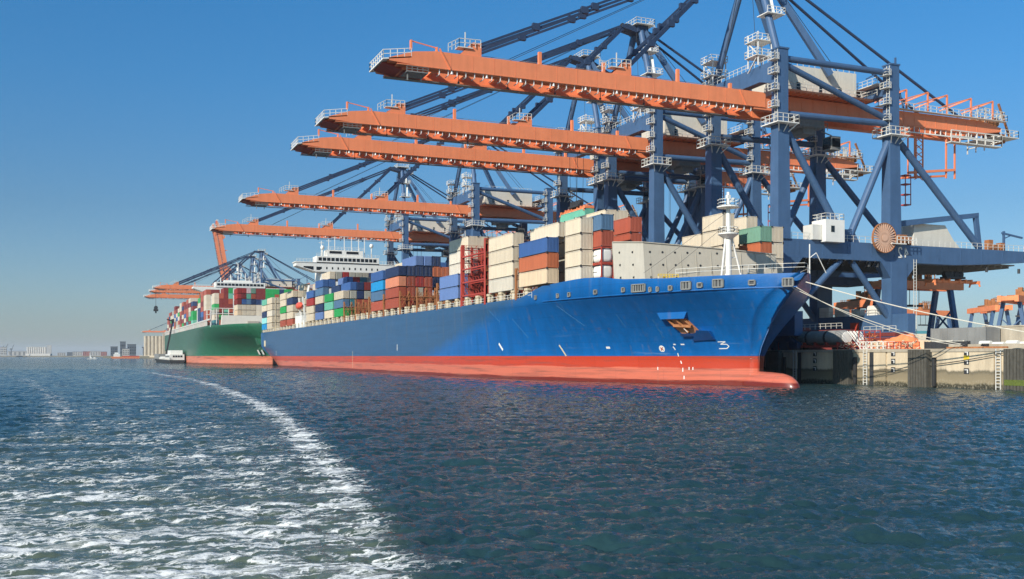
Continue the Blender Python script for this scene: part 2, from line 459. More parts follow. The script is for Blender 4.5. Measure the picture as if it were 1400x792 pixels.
# ------------------------------------------------------------------ mesh helpers
class MB:
    def __init__(s, ofs=(0, 0, 0)):
        s.v, s.f, s.o = [], [], Vector(ofs)
    def add(s, vs, fs):
        b = len(s.v)
        s.v += [tuple(Vector(v) - s.o) for v in vs]
        s.f += [tuple(i + b for i in f) for f in fs]
        return s
    def hexa(s, p):
        return s.add(p, [(0, 3, 2, 1), (4, 5, 6, 7), (0, 1, 5, 4), (1, 2, 6, 5), (2, 3, 7, 6), (3, 0, 4, 7)])
    def box(s, x0, x1, y0, y1, z0, z1):
        return s.hexa([(x0, y0, z0), (x1, y0, z0), (x1, y1, z0), (x0, y1, z0), (x0, y0, z1), (x1, y0, z1), (x1, y1, z1), (x0, y1, z1)])
    def beam(s, p, q, w, h, up=(0, 0, 1)):
        p, q = Vector(p), Vector(q)
        d = (q - p)
        if d.length < 1e-6:
            return s
        d.normalize()
        u = Vector(up)
        if abs(d.dot(u)) > 0.98:
            u = Vector((0, 1, 0))
        a = d.cross(u).normalized() * (w / 2)
        b = a.cross(d).normalized() * (h / 2)
        return s.hexa([p - a - b, p + a - b, p + a + b, p - a + b, q - a - b, q + a - b, q + a + b, q - a + b])
    def tube(s, p, q, r, n=10, r2=None, cap=True):
        p, q = Vector(p), Vector(q)
        d = (q - p).normalized()
        u = Vector((0, 0, 1)) if abs(d.z) < 0.9 else Vector((1, 0, 0))
        a = d.cross(u).normalized()
        b = a.cross(d).normalized()
        r2 = r if r2 is None else r2
        vs = [p + (a * math.cos(t) + b * math.sin(t)) * r for t in [2 * math.pi * i / n for i in range(n)]]
        vs += [q + (a * math.cos(t) + b * math.sin(t)) * r2 for t in [2 * math.pi * i / n for i in range(n)]]
        fs = [(i, i + n, (i + 1) % n + n, (i + 1) % n) for i in range(n)]
        if cap:
            fs += [tuple(range(n)), tuple(range(2 * n - 1, n - 1, -1))]
        return s.add(vs, fs)
    def prism(s, poly, y0, y1):
        """poly of (x, z), extruded along y"""
        n = len(poly)
        vs = [(x, y0, z) for x, z in poly] + [(x, y1, z) for x, z in poly]
        fs = [(i, (i + 1) % n, (i + 1) % n + n, i + n) for i in range(n)]
        fs += [tuple(range(n - 1, -1, -1)), tuple(range(n, 2 * n))]
        return s.add(vs, fs)
    def prismx(s, poly, x0, x1):
        n = len(poly)
        vs = [(x0, y, z) for y, z in poly] + [(x1, y, z) for y, z in poly]
        fs = [(i, (i + 1) % n, (i + 1) % n + n, i + n) for i in range(n)]
        fs += [tuple(range(n - 1, -1, -1)), tuple(range(n, 2 * n))]
        return s.add(vs, fs)
    def rail(s, pts, h=1.15, step=1.6, t=0.075, rails=2):
        for p, q in zip(pts[:-1], pts[1:]):
            p, q = Vector(p), Vector(q)
            L = (q - p).length
            n = max(1, int(round(L / step)))
            for i in range(n + 1):
                c = p.lerp(q, i / n)
                s.beam(c, c + Vector((0, 0, h)), t, t)
            for k in range(rails):
                z = Vector((0, 0, h * (k + 1) / rails))
                s.beam(p + z, q + z, t, t)
        return s
    def ladder(s, p, q, w=0.6, axis=(0, 1, 0), step=0.6, t=0.08):
        p, q, a = Vector(p), Vector(q), Vector(axis) * (w / 2)
        s.beam(p - a, q - a, t, t)
        s.beam(p + a, q + a, t, t)
        n = int((q - p).length / step)
        for i in range(1, n):
            c = p.lerp(q, i / n)
            s.beam(c - a, c + a, t * 0.8, t * 0.8)
        return s
    def mesh(s, name, mat, smooth=False):
        me = bpy.data.meshes.new(name)
        me.from_pydata(s.v, [], s.f)
        me.materials.append(mat)
        me.update()
        # outward normals
        import bmesh
        bm = bmesh.new()
        bm.from_mesh(me)
        bmesh.ops.recalc_face_normals(bm, faces=bm.faces)
        bm.to_mesh(me)
        bm.free()
        if smooth:
            for p in me.polygons:
                p.use_smooth = True
        return me
    def build(s, name, mat, parent=None, smooth=False, loc=None):
        o = bpy.data.objects.new(name, s.mesh(name, mat, smooth))
        C.objects.link(o)
        if parent is not None:
            o.parent = parent
        if loc is not None:
            o.location = loc
        return o

def tag(o, label=None, cat=None, group=None, kind=None):
    for k, v in (('label', label), ('category', cat), ('group', group), ('kind', kind)):
        if v:
            o[k] = v
    return o

def thing(name, label, cat, loc=(0, 0, 0), group=None, rz=0):
    o = bpy.data.objects.new(name, None)
    o.empty_display_size = 0.5
    o.location = loc
    o.rotation_euler = (0, 0, rz)
    C.objects.link(o)
    return tag(o, label, cat, group)

def inst(src, parent=None, loc=None, name=None):
    c = src.copy()
    C.objects.link(c)
    c.parent = parent
    if loc is not None:
        c.location = loc
    if name:
        c.name = name
    return c

def copy_tree(o, parent=None, skip=()):
    c = o.copy()
    C.objects.link(c)
    c.parent = parent
    for ch in list(kids.get(o.name, ())):
        if ch.name.split('.')[0] not in skip:
            copy_tree(ch, c, skip)
    return c
kids = {}
def index_kids():
    kids.clear()
    for o in bpy.data.objects:
        if o.parent:
            kids.setdefault(o.parent.name, []).append(o)

def at(u, d, z=0.0):
    """photo column and distance along the view axis -> world point"""
    r = (u - 700) / FPX * d
    return Vector((d * SIN + r * COS, d * COS - r * SIN, z))
def zat(v, d):
    return CAMZ + (HOR - v) * d / FPX

# ------------------------------------------------------------------ water
def ocean_tile(n, L, lam_peak, lam_min, rms, wdir, spread, seed):
    rs = np.random.RandomState(seed)
    k1 = np.fft.fftfreq(n, d=L / n) * 2 * np.pi
    kx, ky = np.meshgrid(k1, k1, indexing='ij')
    k = np.hypot(kx, ky)
    k[0, 0] = 1e-6
    kp = 2 * np.pi / lam_peak
    P = np.exp(-1.25 * (kp / k) ** 2) / k ** 3.6
    cosw = (kx * math.cos(wdir) + ky * math.sin(wdir)) / k
    P *= (0.12 + np.abs(cosw) ** spread)
    P *= np.exp(-(k * lam_min / 6.28) ** 2)
    P[0, 0] = 0
    Hh = (rs.normal(size=(n, n)) + 1j * rs.normal(size=(n, n))) * np.sqrt(P)
    h = np.fft.ifft2(Hh)
    dx = np.fft.ifft2(-1j * kx / k * Hh).real
    dy = np.fft.ifft2(-1j * ky / k * Hh).real
    h = h.real
    sca = rms / h.std()
    return h * sca, dx * sca, dy * sca

def sample(t, L, x, y):
    n = t.shape[0]
    fx, fy = (x / L * n) % n, (y / L * n) % n
    i, j = fx.astype(int) % n, fy.astype(int) % n
    a, b = fx - np.floor(fx), fy - np.floor(fy)
    i2, j2 = (i + 1) % n, (j + 1) % n
    return (t[i, j] * (1 - a) * (1 - b) + t[i2, j] * a * (1 - b) + t[i, j2] * (1 - a) * b + t[i2, j2] * a * b)

def foam_density(X, Y):
    d = X * SIN + Y * COS
    r = X * COS - Y * SIN
    ok = d > 9
    dd = np.where(ok, d, 9)
    u = 700 + FPX * r / dd
    v = HOR + CAMZ * FPX / dd
    vr = [489, 494, 499, 503, 508, 518, 528, 545, 570, 600, 640, 700, 785, 900, 1200]
    ur = [0, 60, 140, 165, 200, 262, 302, 347, 396, 432, 470, 515, 548, 580, 640]
    uR = np.interp(v, vr, ur)
    vl = [489, 505, 512, 520, 532, 545, 560, 575, 590, 610, 650, 800, 1200]
    ul = [-200, -60, 0, 30, 48, 62, 74, 62, 40, 0, -90, -260, -500]
    uL = np.interp(v, vl, ul)
    w = np.interp(v, [489, 505, 520, 545, 600, 700, 800], [5, 10, 16, 26, 52, 95, 130])
    x = (u - (uR - 0.25 * w))
    band = np.exp(-(np.where(x > 0, x / (0.55 * w), x / (0.95 * w))) ** 2)
    inside = 1 / (1 + np.exp((u - uR) / (0.16 * w))) * 1 / (1 + np.exp(-(u - uL) / (0.25 * w)))
    amt = np.interp(v, [500, 545, 580, 620, 660, 720, 792], [0.12, 0.25, 0.40, 0.51, 0.60, 0.68, 0.76])
    lb = np.exp(-((u - uL - 0.4 * w) / (0.9 * w)) ** 2) * np.interp(v, [495, 520, 560, 620, 660], [0.36, 0.50, 0.58, 0.54, 0.0])
    bandamp = np.interp(v, [489, 505, 520, 545, 600, 700], [0.45, 0.58, 0.74, 0.84, 0.84, 0.80])
    D = np.maximum(np.maximum(band * bandamp, inside * amt), lb)
    A = inside * np.interp(v, [500, 560, 640, 720, 800], [0.05, 0.18, 0.4, 0.75, 1.0])
    far = np.interp(v, [488, 492], [0, 1])
    return np.where(ok, np.clip(D * far, 0, 1), 0), np.where(ok, np.clip(A, 0, 1), 0)

def make_water():
    ang = np.concatenate([np.linspace(-41, 41, 760), np.linspace(41, 319, 70)[1:-1]])
    ang = np.radians(ang) + YAW                    # clockwise from +Y
    rad = np.concatenate([[2.0, 6.0, 12.0], np.geomspace(16, 400, 820), np.geomspace(400, 9000, 200)[1:], [14000, 20000]])
    Aa, Rr = np.meshgrid(ang, rad, indexing='ij')
    X, Y = Rr * np.sin(Aa), Rr * np.cos(Aa)
    h1, dx1, dy1 = ocean_tile(512, 131.0, 4.4, 0.6, 0.056, R(66), 4, 3)
    h2, dx2, dy2 = ocean_tile(1024, 41.0, 1.3, 0.11, 0.037, R(70), 4.0, 5)
    f1 = np.interp(Rr, [0, 350, 1200], [1, 1, 0])
    f2 = np.interp(Rr, [0, 90, 220], [1, 1, 0])
    D, Aer = foam_density(X, Y)
    calm = 1 - 0.45 * np.clip(Aer * 1.2, 0, 1)
    ext = 1 - 0.35 * np.clip(Aer * 1.2, 0, 1)
    f1 = f1 * calm
    f2 = f2 * ext
    Z = sample(h1, 131.0, X, Y) * f1 + sample(h2, 41.0, X, Y) * f2
    X2 = X + 0.9 * (sample(dx1, 131.0, X, Y) * f1 + sample(dx2, 41.0, X, Y) * f2)
    Y2 = Y + 0.9 * (sample(dy1, 131.0, X, Y) * f1 + sample(dy2, 41.0, X, Y) * f2)
    na, nr = Aa.shape
    co = np.stack([X2, Y2, Z], -1).reshape(-1, 3)
    co = np.vstack([co, [[0, 0, 0]]])
    ia = np.arange(na)
    ib = (ia + 1) % na
    j = np.arange(nr - 1)
    q = np.stack([ia[:, None] * nr + j, ia[:, None] * nr + j + 1, ib[:, None] * nr + j + 1, ib[:, None] * nr + j], -1).reshape(-1, 4)
    tri = np.stack([np.full(na, na * nr), ia * nr, ib * nr], -1)
    me = bpy.data.meshes.new('water')
    nv, nq, ntr = len(co), len(q), len(tri)
    me.vertices.add(nv)
    me.vertices.foreach_set('co', co.astype(np.float32).ravel())
    me.loops.add(nq * 4 + ntr * 3)
    me.loops.foreach_set('vertex_index', np.concatenate([q[:, ::-1].ravel(), tri[:, ::-1].ravel()]).astype(np.int32))
    me.polygons.add(nq + ntr)
    me.polygons.foreach_set('loop_start', np.concatenate([np.arange(nq) * 4, nq * 4 + np.arange(ntr) * 3]).astype(np.int32))
    me.update(calc_edges=True)
    at_ = me.color_attributes.new('foam', 'FLOAT_COLOR', 'POINT')
    colr = np.zeros((nv, 4), np.float32)
    colr[:-1, 0] = D.ravel()
    colr[:-1, 1] = Aer.ravel()
    colr[:-1, 2] = np.clip((Rr.ravel() - 150) / 450, 0, 1)
    colr[:, 3] = 1
    at_.data.foreach_set('color', colr.ravel())
    me.polygons.foreach_set('use_smooth', np.ones(nq + ntr, bool))
    me.materials.append(M['water'])
    # make sure faces look up
    me.update()
    if me.polygons[0].normal.z < 0:
        me.flip_normals()
    o = bpy.data.objects.new('water', me)
    C.objects.link(o)
    tag(o, kind='structure')
make_water()

# ------------------------------------------------------------------ quay
XQ, ZQ = 119.3, 5.8
def make_quay():
    q = MB()
    q.box(XQ + 1.2, 3000, -400, 2600, ZQ - 1, ZQ)
    o = q.build('ground', M['concrete'])
    tag(o, kind='structure')
    w = MB()
    w.box(XQ + 0.25, XQ + 1.2, -400, 2600, -3, ZQ + 0.02)
    wall = w.build('quay_wall', M['quay_wall'])
    tag(wall, 'pale concrete quay wall with a dark tide line and timber fenders', 'quay wall')
    slab = MB().box(XQ - 0.0, XQ + 0.246, 0, 20.6, -3, ZQ - 0.35).build('wall_panel', M['quay_wall'], wall)
    slab.location = (0, 104.2, 0)
    for k in range(1, 22):
        inst(slab, wall, (0, 104.2 + 21.0 * k, 0))
    inst(slab, wall, (0, 83.2, 0))
    MB().box(XQ + 1.25, XQ + 9, 60, 113.5, ZQ + 0.004, ZQ + 0.75).build('coping_block', M['concrete'], wall)
    cp = MB().box(XQ - 0.12, XQ + 1.0, 60, 640, ZQ - 0.35, ZQ + 0.12).build('coping', M['concrete'], wall)
    # timber fender panels standing proud of the wall
    fp = MB()
    for k in range(7):
        fp.box(XQ - 1.0, XQ - 0.05, -1.9 + k * 0.55, -1.46 + k * 0.55, -2.5, ZQ + 0.0)
    fp.box(XQ - 0.06, XQ - 0.02, -2.1, 2.2, 0.3, ZQ - 0.4)
    f0 = fp.build('fender_panel', M['fender'], wall)
    ys = [99.9 - 21, 99.9, 117.6, 134.6, 153.0] + [153 + 19 * i for i in range(1, 20)]
    for i, y in enumerate(ys):
        o = f0 if i == 0 else inst(f0, wall)
        o.location = (0, y, 0)
    ru = MB().tube((XQ - 0.35, -2.6, 0.2), (XQ - 0.35, -2.6, ZQ - 1.2), 0.32, 8).build('rubber_buffer', M['tread'], wall)
    for i, y in enumerate(ys):
        o = ru if i == 0 else inst(ru, wall)
        o.location = (0, y - 0.2, 0)
    la = MB().ladder((XQ - 0.18, 0, -0.5), (XQ - 0.18, 0, ZQ), w=0.8, step=0.45, t=0.12).build('ladder', M['rail'], wall)
    for i, y in enumerate((103.3, 129.6, 147.5, 168, 190)):
        o = la if i == 0 else inst(la, wall)
        o.location = (0, y, 0)
    rc = MB().box(XQ - 0.03, XQ + 0.01, -0.45, 0.45, -1, ZQ - 0.3).build('ladder_recess', M['dark'], wall)
    for i, y in enumerate((128.3, 146.4)):
        o = rc if i == 0 else inst(rc, wall)
        o.location = (0, y, 0)
    # number boards: dark plates with white figures, three per panel
    pl = MB().box(XQ - 0.05, XQ + 0.01, -0.45, 0.45, -0.42, 0.42).build('number_plate', M['dark'], wall)
    wh = MB()
    wh.box(XQ - 0.07, XQ - 0.045, -0.30, 0.32, 0.12, 0.24).box(XQ - 0.07, XQ - 0.045, -0.3, -0.12, -0.3, 0.12).build('figure', M['white'], pl)
    first = True
    index_kids()
    for y in (109.0, 126.3 - 2.8, 142.2, 158.5, 176):
        for z in (5.2, 3.95, 2.6):
            o = pl if first else copy_tree(pl, wall)
            first = False
            o.location = (0, y, z)
    yp = MB().box(XQ - 0.06, XQ + 0.01, -0.5, 0.5, -0.3, 0.3).build('yellow_plate', M['yellow'], wall, loc=(0, 109.0, 4.55))
    al = MB().box(XQ - 1.03, XQ - 1.0, -1.8, 1.7, 0.7, 1.5).build('algae_patch', M['algae'], wall, loc=(0, 99.9, 0))
make_quay()

# ------------------------------------------------------------------ ship to shore cranes (built for Yn = 156, copied along the quay)
XW, XL, Y0, Y1 = 122.5, 150.1, 156.0, 178.0
YB = (Y0 + Y1) / 2
CO = (XW, Y0, ZQ)
def cmb():
    return MB(CO)

def build_crane():
    root = thing('container_crane', '', 'crane', CO)
    B, O, W = M['blue'], M['orange'], M['rail']
    def part(name, mb, mat, par=root, smooth=False):
        return mb.build(name, mat, par, smooth)
    # legs
    for Y in (Y0, Y1):
        for X in (XW, XL):
            s = -1 if X == XW else 1
            m = cmb()
            m.box(X - 1.15, X + 1.15, Y - 1.05, Y + 1.05, 50.2, 63.4)
            m.box(X - 1.3, X + 1.3, Y - 1.2, Y + 1.2, 63.4, 63.7)
            wl = 1.35
            lowx = (X - 1.45, X + 1.45) if X == XW else (X - 1.2, X + 2.9)
            m.hexa([(X - 1.4, Y - 1.3, 27.2), (X + 1.55, Y - 1.3, 27.2), (X + 1.55, Y + 1.3, 27.2), (X - 1.4, Y + 1.3, 27.2),
                    (X - 1.25, Y - 1.1, 50.2), (X + 1.25, Y - 1.1, 50.2), (X + 1.25, Y + 1.1, 50.2), (X - 1.25, Y + 1.1, 50.2)])
            m.box(lowx[0], lowx[1], Y - 1.35, Y + 1.35, 10.0, 23.75)
            leg = part('leg', m, B)
            # haunch plates under the portal girder
            h = cmb().prism([(lowx[1] - 0.05, 20.4), (lowx[1] + 3.0, 23.75), (lowx[1] - 0.05, 23.75)], Y - 1.2, Y + 1.2)
            part('haunch', h, B, leg)
            h = cmb().prism([(lowx[0] + 0.05, 20.4), (lowx[0] + 0.05, 23.75), (lowx[0] - 2.6, 23.75)], Y - 1.2, Y + 1.2)
            part('haunch', h, B, leg)
            # gallery with white railing round the leg
            g = cmb()
            g.box(X - 2.5, X + 2.5, Y - 2.6, Y - 1.2, 49.0, 49.18)
            g.box(X - 2.5, X + 2.5, Y + 1.2, Y + 2.6, 49.0, 49.18)
            g.box(X - 2.5, X - 1.3, Y - 1.2, Y + 1.2, 49.0, 49.18)
            g.box(X + 1.3, X + 2.5, Y - 1.2, Y + 1.2, 49.0, 49.18)
            for dx in (-2.2, 0, 2.2):
                g.beam((X + dx, Y - 2.5, 49.0), (X + dx * 0.5, Y - 1.1, 47.6), 0.14, 0.14)
            gal = part('gallery', g, M['white'], leg)
            rr = cmb().rail([(X - 2.45, Y - 2.55, 49.18), (X + 2.45, Y - 2.55, 49.18), (X + 2.45, Y + 2.55, 49.18), (X - 2.45, Y + 2.55, 49.18), (X - 2.45, Y - 2.55, 49.18)], h=1.5, step=1.25, t=0.1, rails=2)
            part('gallery_railing', rr, W, leg)
            # caged ladder with landings on the side facing the water
            l = cmb()
            l.ladder((X - 1.35, Y - 0.6, 49.2), (X - 1.35, Y - 0.6, 63.2), w=0.75, step=0.7, t=0.1)
            for z in (52.2, 55.4, 58.6, 61.2):
                l.box(X - 2.4, X - 1.2, Y - 1.4, Y + 0.6, z, z + 0.12)
                l.rail([(X - 1.3, Y - 1.35, z), (X - 2.35, Y - 1.35, z), (X - 2.35, Y + 0.55, z)], h=1.2, step=0.9, t=0.09)
            part('ladder', l, W, leg)
            # bogies on the rail
            b = cmb()
            for k in (-4.5, -1.5, 1.5, 4.5):
                b.box(X - 0.55, X + 0.55, Y + k - 1.15, Y + k + 1.15, 6.35, 7.4)
                for e in (-0.6, 0.6):
                    b.tube((X - 0.3, Y + k + e, 6.3), (X + 0.3, Y + k + e, 6.3), 0.48, 10)
            b.prismx([(Y - 5, 7.4), (Y + 5, 7.4), (Y + 1.5, 10), (Y - 1.5, 10)], X - 0.7, X + 0.7)
            part('bogie', b, M['stay'], leg)
    # portal girders, tapering to the landside cantilever, with sill and cross beams
    for Y in (Y0, Y1):
        g = cmb()
        g.prism([(121.0, 23.8), (166, 23.7), (176, 24.2), (205, 26.3), (205, 27.3), (121, 27.3)], Y - 1.0, Y + 1.0)
        for x in range(126, 200, 6):
            g.box(x, x + 0.12, Y - 1.06, Y + 1.06, 24.6 if x < 178 else 25.6, 27.0)
        gd = part('portal_girder', g, B)
        rl = cmb().rail([(124.5, Y - 0.9, 27.3), (203, Y - 0.9, 27.3)], h=1.25, step=1.5, t=0.07)
        part('girder_railing', rl, W, gd)
    for X in (XW, XL):
        m = cmb().box(X - 1.0, X + 1.0, Y0 + 1.2, Y1 - 1.2, 24.0, 27.1)
        part('portal_crossbeam', m, B)
        m = cmb().box(X - 0.95, X + 0.95, Y0 - 5.5, Y1 + 5.5, 8.6, 13.2)
        part('sill_beam', m, B)
        for yy_ in (3.2, 8.0, 12.6, 17.6):
            c_ = cmb().box(X - 0.7, X + 0.6, Y0 + yy_, Y0 + yy_ + 2.6 + (yy_ % 1), 13.2, 14.6 + (yy_ % 2) * 0.5)
            c_.box(X - 0.74, X - 0.7, Y0 + yy_ + 0.4, Y0 + yy_ + 1.6, 13.5, 14.3)
            part('switch_cabinet', c_, M['white'])
        rl = cmb().rail([(X - 0.9, Y0 + 1.6, 13.2), (X - 0.9, Y1 - 1.6, 13.2)], step=1.8)
        part('sill_railing', rl, W)
    # grey deck between the portal girders and its ribs
    d = cmb().box(125, 186, Y0 + 1.1, Y1 - 1.1, 24.35, 24.6)
    for x in range(126, 186, 2):
        d.box(x, x + 0.3, Y0 + 1.1, Y1 - 1.1, 23.75, 24.35)
    part('portal_deck', d, M['grey'])
    d = cmb().box(127.3, 134.0, Y0 + 9, Y0 + 14, 14.0, 23.7)
    for i in range(12):
        d.box(127.35 + i * 0.55, 127.6 + i * 0.55, Y0 + 8.85, Y0 + 9.0, 14.1, 23.7)
    part('lift_shaft', d, M['grey'])
    d = cmb().box(134.2, 150.5, Y0 + 8, Y0 + 13, 19.5, 21.2)
    part('trolley_platform', d, M['stay'])
    # lower V braces and the long K braces, both frames
    for Y in (Y0, Y1):
        for p, q, r in (((123.4, 11.5), (137.3, 23.9), 0.62), ((150.0, 12.0), (139.6, 23.9), 0.62),
                        ((123.6, 48.6), (138.2, 27.6), 0.72), ((149.6, 48.6), (139.0, 27.6), 0.72),
                        ((151.4, 49.0), (174.5, 27.6), 0.72)):
            m = cmb().tube((p[0], Y, p[1]), (q[0], Y, q[1]), r, 12)
            part('brace', m, B, smooth=False)
        m = cmb().prism([(135.6, 27.25), (141.6, 27.25), (140.0, 29.8), (137.3, 29.8)], Y - 0.45, Y + 0.45)
        part('gusset', m, B)
        m = cmb().tube((XW + 1.1, Y, 61.9), (XL - 1.1, Y, 62.0), 0.62, 12)
        part('tie_tube', m, B)
        m = cmb().tube((XW + 1.1, Y, 51.3), (XL - 1.1, Y, 51.7), 0.66, 12)
        part('tie_tube', m, B)
        m = cmb().tube((XW + 1.0, Y, 60.8), (XL - 1.0, Y, 52.6), 0.6, 12)
        part('brace', m, B)
    # header beams along the quay
    m = cmb().prismx([(Y0 + 1.0, 57.2), (Y0 + 5, 58.4), (Y1 - 5, 58.4), (Y1 - 1.0, 57.2), (Y1 - 1.0, 61.6), (Y0 + 1.0, 61.6)], XW - 0.9, XW + 0.9)
    hb = part('header_beam', m, B)
    rl = cmb().rail([(XW - 0.8, Y0 + 1.2, 61.6), (XW - 0.8, Y1 - 1.2, 61.6)], h=1.3, step=1.4, t=0.08)
    part('header_railing', rl, W, hb)
    m = cmb().box(XL - 0.9, XL + 0.9, Y0 + 1.0, Y1 - 1.0, 57.6, 60.6)
    hb = part('header_beam', m, B)
    rl = cmb().rail([(XL - 2.6, Y0 + 1.0, 60.0), (XL - 2.6, Y1 - 1.0, 60.0)], h=1.3, step=1.4, t=0.08)
    rl.box(XL - 2.8, XL - 0.9, Y0 + 1.0, Y1 - 1.0, 59.85, 60.0)
    rl.rail([(XL - 2.5, Y0 + 1.2, 57.6), (XL - 2.5, Y1 - 1.2, 57.6)], h=1.2, step=1.4, t=0.08)
    part('header_gallery', rl, W, hb)
    # pylon
    AP = Vector((XW + 1.5, YB, 84.0))
    for s, Y in ((-1, Y0 + 0.2), (1, Y1 - 0.2)):
        m = cmb().tube((XW, Y, 61.5), (AP.x, AP.y + s * 1.3, AP.z), 0.72, 12)
        pl = part('pylon_leg', m, B)
        mid = Vector((XW, Y, 61.5)).lerp(AP, 0.0)
        m = cmb().beam((AP.x + 0.6, AP.y + s * 1.6, AP.z - 0.4), (138.5, YB + s * 6.5, 61.5), 1.0, 1.25)
        part('back_strut', m, B)
        for X2, rr in ((176.0, 0.3),):
            m = cmb().tube((AP.x + 0.8, AP.y + s * 1.0, AP.z + 0.3), (X2, YB + s * 4.0, 57.2), rr, 8)
            part('backstay', m, M['stay'])
    m = cmb().box(AP.x - 1.2, AP.x + 1.6, YB - 2.2, YB + 2.2, AP.z - 0.9, AP.z + 0.7)
    m.prism([(AP.x - 5.2, AP.z - 0.2), (AP.x - 1.2, AP.z - 1.0), (AP.x - 1.2, AP.z + 0.6), (AP.x - 5.2, AP.z + 0.5)], YB - 1.6, YB + 1.6)
    hd = part('pylon_head', m, M['stay'])
    m = cmb()
    m.box(AP.x - 2.2, AP.x + 2.8, YB - 3.2, YB + 3.2, AP.z + 0.7, AP.z + 0.85)
    m.rail([(AP.x - 2.2, YB - 3.2, AP.z + .85), (AP.x + 2.8, YB - 3.2, AP.z + .85), (AP.x + 2.8, YB + 3.2, AP.z + .85), (AP.x - 2.2, YB + 3.2, AP.z + .85), (AP.x - 2.2, YB - 3.2, AP.z + .85)], h=1.3, step=1.2, t=0.1)
    m.box(AP.x + 2.0, AP.x + 4.2, YB - 4.2, YB - 1.0, AP.z - 2.0, AP.z - 1.85)
    m.rail([(AP.x + 2.0, YB - 4.2, AP.z - 1.85), (AP.x + 4.2, YB - 4.2, AP.z - 1.85), (AP.x + 4.2, YB - 1, AP.z - 1.85)], h=1.3, step=1.0, t=0.1)
    m.ladder((AP.x + 2.2, YB - 3.2, AP.z + 0.8), (AP.x + 4.0, YB - 3.2, AP.z - 1.8), w=0.8, step=0.4, t=0.1)
    part('head_gallery', m, W, hd)
    for s in (-1, 1):
        m = cmb()
        for k in range(3):
            m.tube((AP.x - 3.2 - k * 0.9, YB + s * 1.2 - 0.25, AP.z + 0.3), (AP.x - 3.2 - k * 0.9, YB + s * 1.2 + 0.25, AP.z + 0.3), 0.55, 12)
        part('sheave', m, M['dark'], hd)
    # white stair towers and landings round the pylon
    for k, (yy, z0, z1) in enumerate(((Y0 + 6.2, 61.6, 68.2), (Y1 - 0.5, 61.6, 67.2))):
        m = cmb()
        x0, x1, y0, y1 = XW - 1.6, XW + 1.6, yy - 1.6, yy + 1.6
        for x in (x0, x1):
            for y in (y0, y1):
                m.beam((x, y, z0), (x, y, z1), 0.2, 0.2)
        z = z0 + 2.0
        i = 0
        while z < z1 + 0.1:
            m.box(x0 - 0.6, x1 + 0.3, y0 - 0.3, y1 + 0.3, z - 0.12, z)
            m.rail([(x0 - 0.6, y0 - 0.3, z), (x1 + 0.3, y0 - 0.3, z), (x1 + 0.3, y1 + 0.3, z), (x0 - 0.6, y1 + 0.3, z), (x0 - 0.6, y0 - 0.3, z)], h=1.2, step=1.2, t=0.09)
            m.beam((x0, y0 if i % 2 else y1, z - 2.9), (x0, y1 if i % 2 else y0, z), 0.3, 0.12)
            z += 3.0
            i += 1
        part('stair_tower', m, M['white'])
    for t in (0.45, 0.72):
        c = Vector((XW, Y0 + 0.2, 61.5)).lerp(Vector((AP.x, AP.y - 1.3, AP.z)), t)
        m = cmb().box(c.x - 1.4, c.x + 2.8, c.y - 1.7, c.y + 1.7, c.z - 0.15, c.z)
        m.rail([(c.x - 1.4, c.y - 1.7, c.z), (c.x + 2.8, c.y - 1.7, c.z), (c.x + 2.8, c.y + 1.7, c.z)], h=1.2, step=1.0, t=0.09)
        m.beam((c.x + 1.2, c.y, c.z), (c.x + 2.2, c.y + 2.6, c.z + 5.2), 0.9, 0.15)
        part('pylon_landing', m, M['white'])
    # landside girder
    gy = (YB - 3.6, YB + 3.6)
    for Y in gy:
        m = cmb()
        m.prism([(126.2, 54.0), (182, 54.0), (188.5, 54.9), (188.5, 55.7), (182, 56.8), (126.2, 56.8)], Y - 0.75, Y + 0.75)
        for x in range(130, 184, 3):
            m.box(x, x + 0.1, Y - 0.8, Y + 0.8, 54.1, 56.6)
        m.box(126, 184, Y - 0.9, Y + 0.9, 53.8, 53.99)
        part('landside_girder', m, O)
    m = cmb()
    for x in range(128, 186, 8):
        m.box(x, x + 0.8, gy[0] + 0.75, gy[1] - 0.75, 55.0, 56.6)
    part('girder_tie', m, O)
    m = cmb()
    for x in np.arange(154, 185, 1.5):
        m.box(x, x + 0.13, gy[0] - 0.7, gy[0] - 0.5, 52.7, 53.8)
    m.box(152, 186, gy[0] - 0.75, gy[0] - 0.45, 52.45, 52.68)
    tag(part('bracket', m, M['white']), kind='stuff')
    m = cmb().box(152, 189, gy[0] - 2.0, gy[0] - 0.8, 56.9, 57.0)
    m.rail([(152, gy[0] - 1.9, 57.0), (189, gy[0] - 1.9, 57.0), (189, gy[1] + 1.9, 57.0)], h=1.3, step=1.6, t=0.09)
    m.box(186, 193.5, gy[0] - 1.2, gy[1] + 1.2, 53.7, 53.9)
    m.rail([(172, gy[0] - 2.2, 51.2), (187, gy[0] - 2.2, 51.2), (187, gy[1], 51.2)], h=2.4, step=2.6, t=0.2)
    m.box(172, 187, gy[0] - 2.2, gy[0] - 0.6, 51.0, 51.2)
    m.rail([(188, gy[0] - 1.1, 53.9), (193.4, gy[0] - 1.1, 53.9), (193.4, gy[1] + 1.1, 53.9)], h=1.5, step=1.2, t=0.1)
    part('rear_gallery', m, W)
    m = cmb()
    for x in (160, 166, 171.5, 178.5, 185):
        m.beam((x, gy[0] - 1.5, 57.0), (x, gy[0] - 1.5, 61.2), 0.3, 0.3)
        m.beam((x, gy[0] - 1.5, 61.2), (x - 4.5, gy[0] + 3, 59.0), 0.28, 0.28)
        m.beam((x, gy[0] - 1.5, 61.2), (x - 9.5, gy[0] - 1.5, 58.2), 0.25, 0.25)
    part('gantry_frame', m, O)
    m = cmb()
